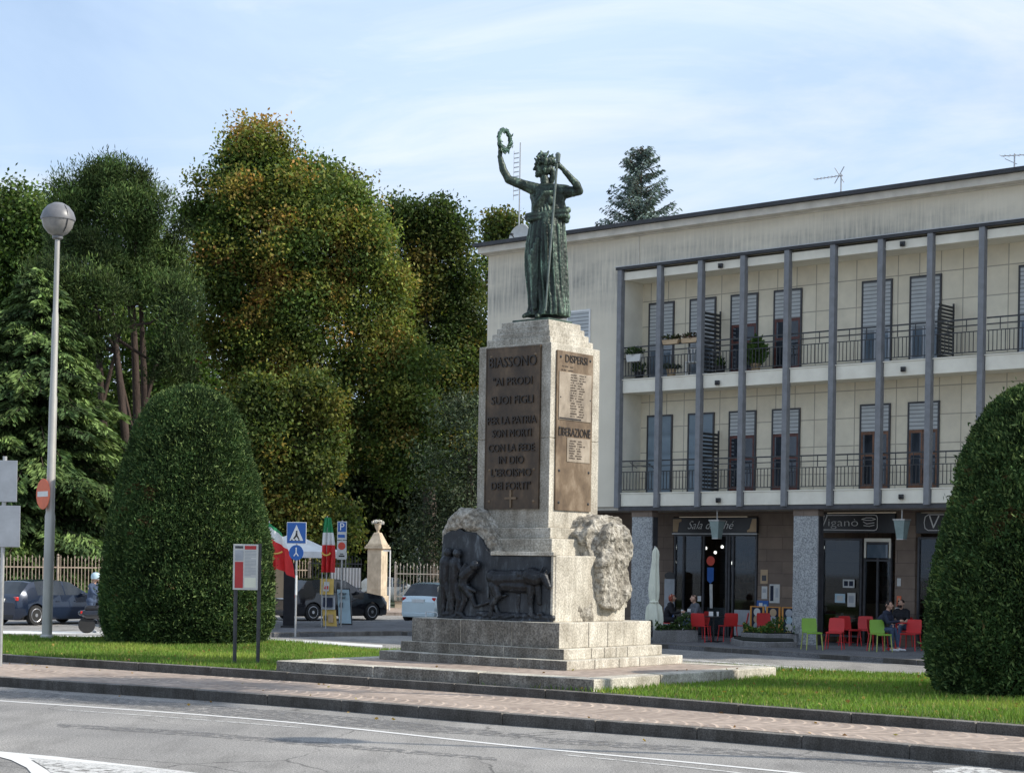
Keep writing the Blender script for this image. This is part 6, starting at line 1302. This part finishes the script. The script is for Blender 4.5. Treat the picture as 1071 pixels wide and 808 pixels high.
def seated(label,loc,rz,mats,arms='table',lean=.12,hairm='hair_dark',long=0.,beard=False,sit=.47,headturn=0.):
    """faces -y in local frame"""
    t_=empty('person',loc,rz,label,'person'); S=0;T=1;J=2;F_=3; c=[]; hz_=sit+.09; sh=hz_+.46; ly=-lean
    for s in(-1,1):
        c+=[((s*.10,0,hz_),(s*.12,-.42,hz_+.01),.085,.062,J),((s*.12,-.42,hz_+.01),(s*.13,-.47-.04*s,.12),.058,.04,J),((s*.13,-.47-.04*s,.10),(s*.13,-.46-.04*s,.06),.04,.04,S),((s*.13,-.45-.04*s,.045),(s*.15,-.66-.04*s,.035),.042,.03,F_)]
    c+=[((-.07,.02,hz_),(.07,.02,hz_),.12,.12,J),((0,.02,hz_+.06),(0,ly*.6,hz_+.28),.135,.15,T),((-.12,ly,sh-.02),(.12,ly,sh-.02),.085,.085,T),((-.04,ly*.8,hz_+.30),(.04,ly*.8,hz_+.30),.145,.145,T),((0,ly-.01,sh),(0,ly-.03,sh+.10),.052,.05,S)]
    hc=Vector((0,ly-.05,sh+.20)); fx,fy=math.sin(headturn),-math.cos(headturn)
    c+=[(tuple(hc),tuple(hc+Vector((fx*.015,fy*.015,-.02))),.098,.085,S),(tuple(hc+Vector((fx*.05,fy*.05,-.075))),tuple(hc+Vector((fx*.055,fy*.055,-.085))),.042,.036,S),(tuple(hc+Vector((fx*.10,fy*.10,.0))),tuple(hc+Vector((fx*.115,fy*.115,-.025))),.012,.016,S)]
    for s in(-1,1):
        c+=[(tuple(hc+Vector((-fy*s*.10,fx*s*.10,-.01))),tuple(hc+Vector((-fy*s*.10,fx*s*.10,-.03))),.018,.014,S)]
        e=(s*.24,ly-.10,hz_+.20); h_=(s*.08,ly-.36,hz_+.24) if arms=='table' else ((s*.06,ly-.26,hz_+.34) if arms=='phone' else (s*.12,ly-.34,hz_+.06))
        c+=[((s*.185,ly,sh-.03),e,.062,.05,T),(e,h_,.046,.033,T if arms!='bare' else S)]
        d=(Vector(h_)-Vector(e)).normalized(); p0=Vector(h_)+d*.03; c+=[(h_,tuple(Vector(h_)+d*.05),.030,.028,S)]
        for k in range(4): o_=Vector((0,0,(k-1.5)*.017)); q0=p0+d*.03+o_; q1=q0+d*(.035+.006*(k in(1,2)))+Vector((-s*.012,0,0)); c+=[(tuple(q0),tuple(q1),.0095,.009,S),(tuple(q1),tuple(q1+Vector((-s*.022,0,-.004))),.009,.008,S)]
        c+=[(tuple(Vector(h_)+Vector((0,0,.02))),tuple(Vector(h_)+d*.035+Vector((-s*.02,0,.045))),.011,.009,S)]
    o=figure('body',c,[M[m] for m in mats],t_,.0125)
    e_=MB()
    for s in(-1,1): q=hc+Vector((fx*.093-fy*s*.033,fy*.093+fx*s*.033,.008)); capsule(e_,q,q+Vector((fx*.002,fy*.002,0)),.009,.009,6)
    e_.build('eyes',M['black'],t_); m_=MB(); q=hc+Vector((fx*.088,fy*.088,-.055)); m_.obox(q,(.04,.012,.008),headturn); m_.build('mouth',M['signred'],t_)
    hair(t_,hc,.095,hairm,long,beard,(fx,fy)); return t_
def seatchair(loc,rz,col,label): return chair('r' if col=='red' else 'g',loc[0]-math.sin(rz)*0,loc[1],rz,label)
def put(label,px_,py,Yz,rz,*a,**k):
    x,y=gpz(px_,py) if Yz is None else pw(px_,Yz); return seated(label,(x,y,PZ),rz,*a,**k),(x,y)
_,p1=put('red haired woman in a black top seated behind the planter',699,663,-.1,R(75),('skin','blackcloth','blackcloth','blackcloth'),'table',.08,'hair_red',.10)
_,p2=put('man in dark clothes facing the red haired woman',732,664,.1,R(-70),('skin','greycloth','jeans','black'),'table',.14,'hair_brown')
_,p3=put('person in a dark hoodie and jeans leaning over the right table',918,680,None,R(60),('skin','navy','jeans','shoe'),'table',.24,'hair_dark')
_,p4=put('bearded man in black and orange seated facing the road',943,676,None,R(-35),('orangecloth_skin','blackcloth','jeans','black'),'bare',.04,'hair_dark',0.,True,headturn=-.2)
for (x,y),rz,k,lab in((p1,R(75),'r','red chair under the red haired woman'),(p2,R(-70),'r','red chair under the man facing the red haired woman'),(p3,R(60),'r','red chair under the person in the dark hoodie'),(p4,R(-35),'r','red chair under the bearded man')): chair(k,x+math.sin(rz)*.0,y,rz,lab)
# standing man with scooter by the left topiary
x,y,_z=G(95,661,-.3); t_=empty('person',(x,y,-.3),R(70),'person in jeans and helmet standing beside the scooter','person'); c=[]
for s in(-1,1): c+=[((s*.09,0,.92),(s*.11,-.03+.10*s,.50),.09,.062,2),((s*.11,-.03+.1*s,.50),(s*.12,.08*s,.10),.058,.042,2),((s*.12,.08*s,.07),(s*.13,.08*s-.17,.035),.045,.035,3)]
c+=[((-.07,0,.95),(.07,0,.95),.12,.12,2),((0,0,1.02),(0,-.06,1.25),.13,.155,1),((-.14,-.08,1.40),(.14,-.08,1.40),.085,.085,1),((0,-.09,1.45),(0,-.12,1.55),.05,.05,0),((0,-.14,1.64),(0,-.15,1.62),.10,.09,0)]
for s in(-1,1):
    e=(s*.25,-.22,1.20); h_=(s*.20,-.46,1.08); c+=[((s*.20,-.08,1.38),e,.06,.048,1),(e,h_,.044,.032,1),(h_,(s*.20,-.50,1.06),.03,.028,0)]
    for k in range(4): c+=[((s*.20+(k-1.5)*.018,-.51,1.06),(s*.20+(k-1.5)*.018,-.55,1.04),.010,.009,0),((s*.20+(k-1.5)*.018,-.55,1.04),(s*.20+(k-1.5)*.018,-.545,1.015),.009,.008,0)]
    c+=[((s*.18,-.47,1.07),(s*.155,-.51,1.05),.011,.009,0)]
figure('body',c,[M['skin'],M['jeans'],M['jeans'],M['shoe']],t_,.0125); m_=MB(); m_.lathe([(.135,-.05),(.14,.03),(.12,.10),(.07,.14),(.01,.15)],(0,-.14,1.66),18); m_.build('helmet',M['paleblue'],t_,smooth=60)
e_=MB(); capsule(e_,(-.035,-.245,1.64),(-.035,-.247,1.64),.01,.01,6); capsule(e_,(.035,-.245,1.64),(.035,-.247,1.64),.01,.01,6); e_.build('eyes',M['black'],t_)
x,y,_z=G(113,662,-.3); t_=empty('motor_scooter',(x,y,-.3),R(15),'dark motor scooter with red trim half hidden by the topiary','scooter')
for xx in(-.62,.62):
    m_=MB(); m_.lathe([(.13,-.05),(.23,-.05),(.25,0),(.23,.05),(.13,.05)],n=22); m_.v=[(xx+a,cc,.25+b) for a,b,cc in m_.v]; w=m_.build('wheel',M['tyre'],t_,smooth=40); m_=MB(); m_.cyl((xx,-.04,.25),(xx,.04,.25),.13,None,12); m_.build('rim',M['alloy'],w)
m_=MB(); capsule(m_,(-.6,0,.55),(-.15,0,.58),.15,.17,10); capsule(m_,(-.2,0,.35),(.3,0,.30),.12,.10,10); capsule(m_,(.35,0,.35),(.52,0,.85),.11,.09,10); capsule(m_,(-.8,0,.6),(-.55,0,.6),.08,.13,8); remeshed('body',m_,.025,M['car_black'],t_,3)
m_=MB(); capsule(m_,(-.6,0,.74),(-.1,0,.74),.09,.09,8); m_.build('saddle',M['black'],t_,smooth=60); m_=MB(); m_.tube([(.44,-.3,1.02),(.52,-.12,.98),(.52,.12,.98),(.44,.3,1.02)],.02,6); m_.cyl((.52,0,.8),(.52,0,.98),.025,None,6); m_.cyl((.62,0,.25),(.5,0,.8),.03,None,6); m_.build('handlebar',M['iron'],t_); m_=MB(); capsule(m_,(.60,0,.83),(.63,0,.83),.07,.06,8); m_.build('headlight',M['head'],t_,smooth=60); m_=MB(); m_.obox((-.78,0,.62),(.06,.16,.08)); m_.build('tail_light',M['tail'],t_,bevel=.01)
# tall slender street tree outside the right edge (its shadow falls across the sidewalk)
t_=empty('street_tree',(10.3,23.0,.2),0,'slender street tree just outside the right edge of the view','tree'); m_=MB(); trunk_mb((0,0,-.1),(0,0,13.2),.16,[],m_,.1); m_.build('trunk',M['bark'],t_,smooth=60)
p,tt_,d_=clumps([((0,0,12.2),(1.2,1.2,1.5))],90,40,.35,lime2,.8); leaf_mesh('crown',p,.2,tt_,M['leaf'],t_,.6)
# ================= CAMERA, SKY, SUN =================
cam=bpy.data.cameras.new('camera'); co_=bpy.data.objects.new('camera',cam); COL.objects.link(co_)
cam.sensor_width=36; cam.lens=36*F/1071; cam.shift_y=184/1071.; cam.clip_end=3000; cam.clip_start=.1
co_.location=(0,0,H); co_.matrix_world=Matrix.Translation((0,0,H))@Matrix.Rotation(R(90),4,'X')@Matrix.Rotation(ROLL,4,'Z')
SC.camera=co_
W=bpy.data.worlds.new('World'); SC.world=W; W.use_nodes=True; t=W.node_tree; bg=t.nodes['Background']
SUN=Vector((math.cos(R(-12))*math.cos(R(38)),math.sin(R(-12))*math.cos(R(38)),math.sin(R(38))))
sky=t.nodes.new('ShaderNodeTexSky'); sky.sky_type='NISHITA'; sky.sun_disc=False; sky.sun_elevation=R(38); sky.sun_rotation=math.atan2(SUN.x,SUN.y)
sky.air_density=1.0; sky.dust_density=1.2; sky.ozone_density=1.0; sky.altitude=200
tc=t.nodes.new('ShaderNodeTexCoord'); mp=t.nodes.new('ShaderNodeMapping'); mp.inputs['Scale'].default_value=(1.2,1.2,3.6); mp.inputs['Rotation'].default_value=(0,R(14),R(20)); t.links.new(tc.outputs['Generated'],mp.inputs[0])
nz=N(t,'ShaderNodeTexNoise',Scale=1.7,Detail=7.,Roughness=.55,Distortion=.6); t.links.new(mp.outputs[0],nz.inputs[0])
cl=ramp(t,nz.outputs[0],[(.38,(.42,.42,.42)),(.66,(.92,.92,.92))])
sx=t.nodes.new('ShaderNodeSeparateXYZ'); t.links.new(tc.outputs['Generated'],sx.inputs[0]); hz=ramp(t,sx.outputs[2],[(.0,(.5,.5,.5)),(.14,(.22,.22,.22)),(.42,(.0,.0,.0))])
fac=mix(t,1.,cl,hz,'ADD')
# thin veil of high cloud over the blue
skb=mix(t,1.,sky.outputs[0],(1.5,1.55,1.6),'MULTIPLY'); nz2=N(t,'ShaderNodeTexNoise',Scale=2.6,Detail=8.,Roughness=.6,Distortion=1.2); mp2=t.nodes.new('ShaderNodeMapping'); mp2.inputs['Scale'].default_value=(1.,1.,5.); mp2.inputs['Rotation'].default_value=(0,R(24),R(50)); t.links.new(tc.outputs['Generated'],mp2.inputs[0]); t.links.new(mp2.outputs[0],nz2.inputs[0]); veil=ramp(t,nz2.outputs[0],[(.42,(.58,.735,.965)),(.64,(.78,.86,.97))]); veil=mix(t,1.,veil,(10,10,10),'MULTIPLY'); c=mix(t,fac,skb,veil); 
t.links.new(c,bg.inputs[0]); bg.inputs[1].default_value=.115
sl=bpy.data.lights.new('sun','SUN'); sl.energy=5.0; sl.angle=R(.55); sl.color=(1,.93,.82); so=bpy.data.objects.new('sun',sl); COL.objects.link(so)
so.rotation_euler=(-SUN).to_track_quat('-Z','Y').to_euler()
SC.view_settings.view_transform='Standard'; SC.view_settings.look='None'; SC.view_settings.exposure=0
SC.render.engine='CYCLES'; SC.cycles.max_bounces=6; SC.cycles.transparent_max_bounces=12
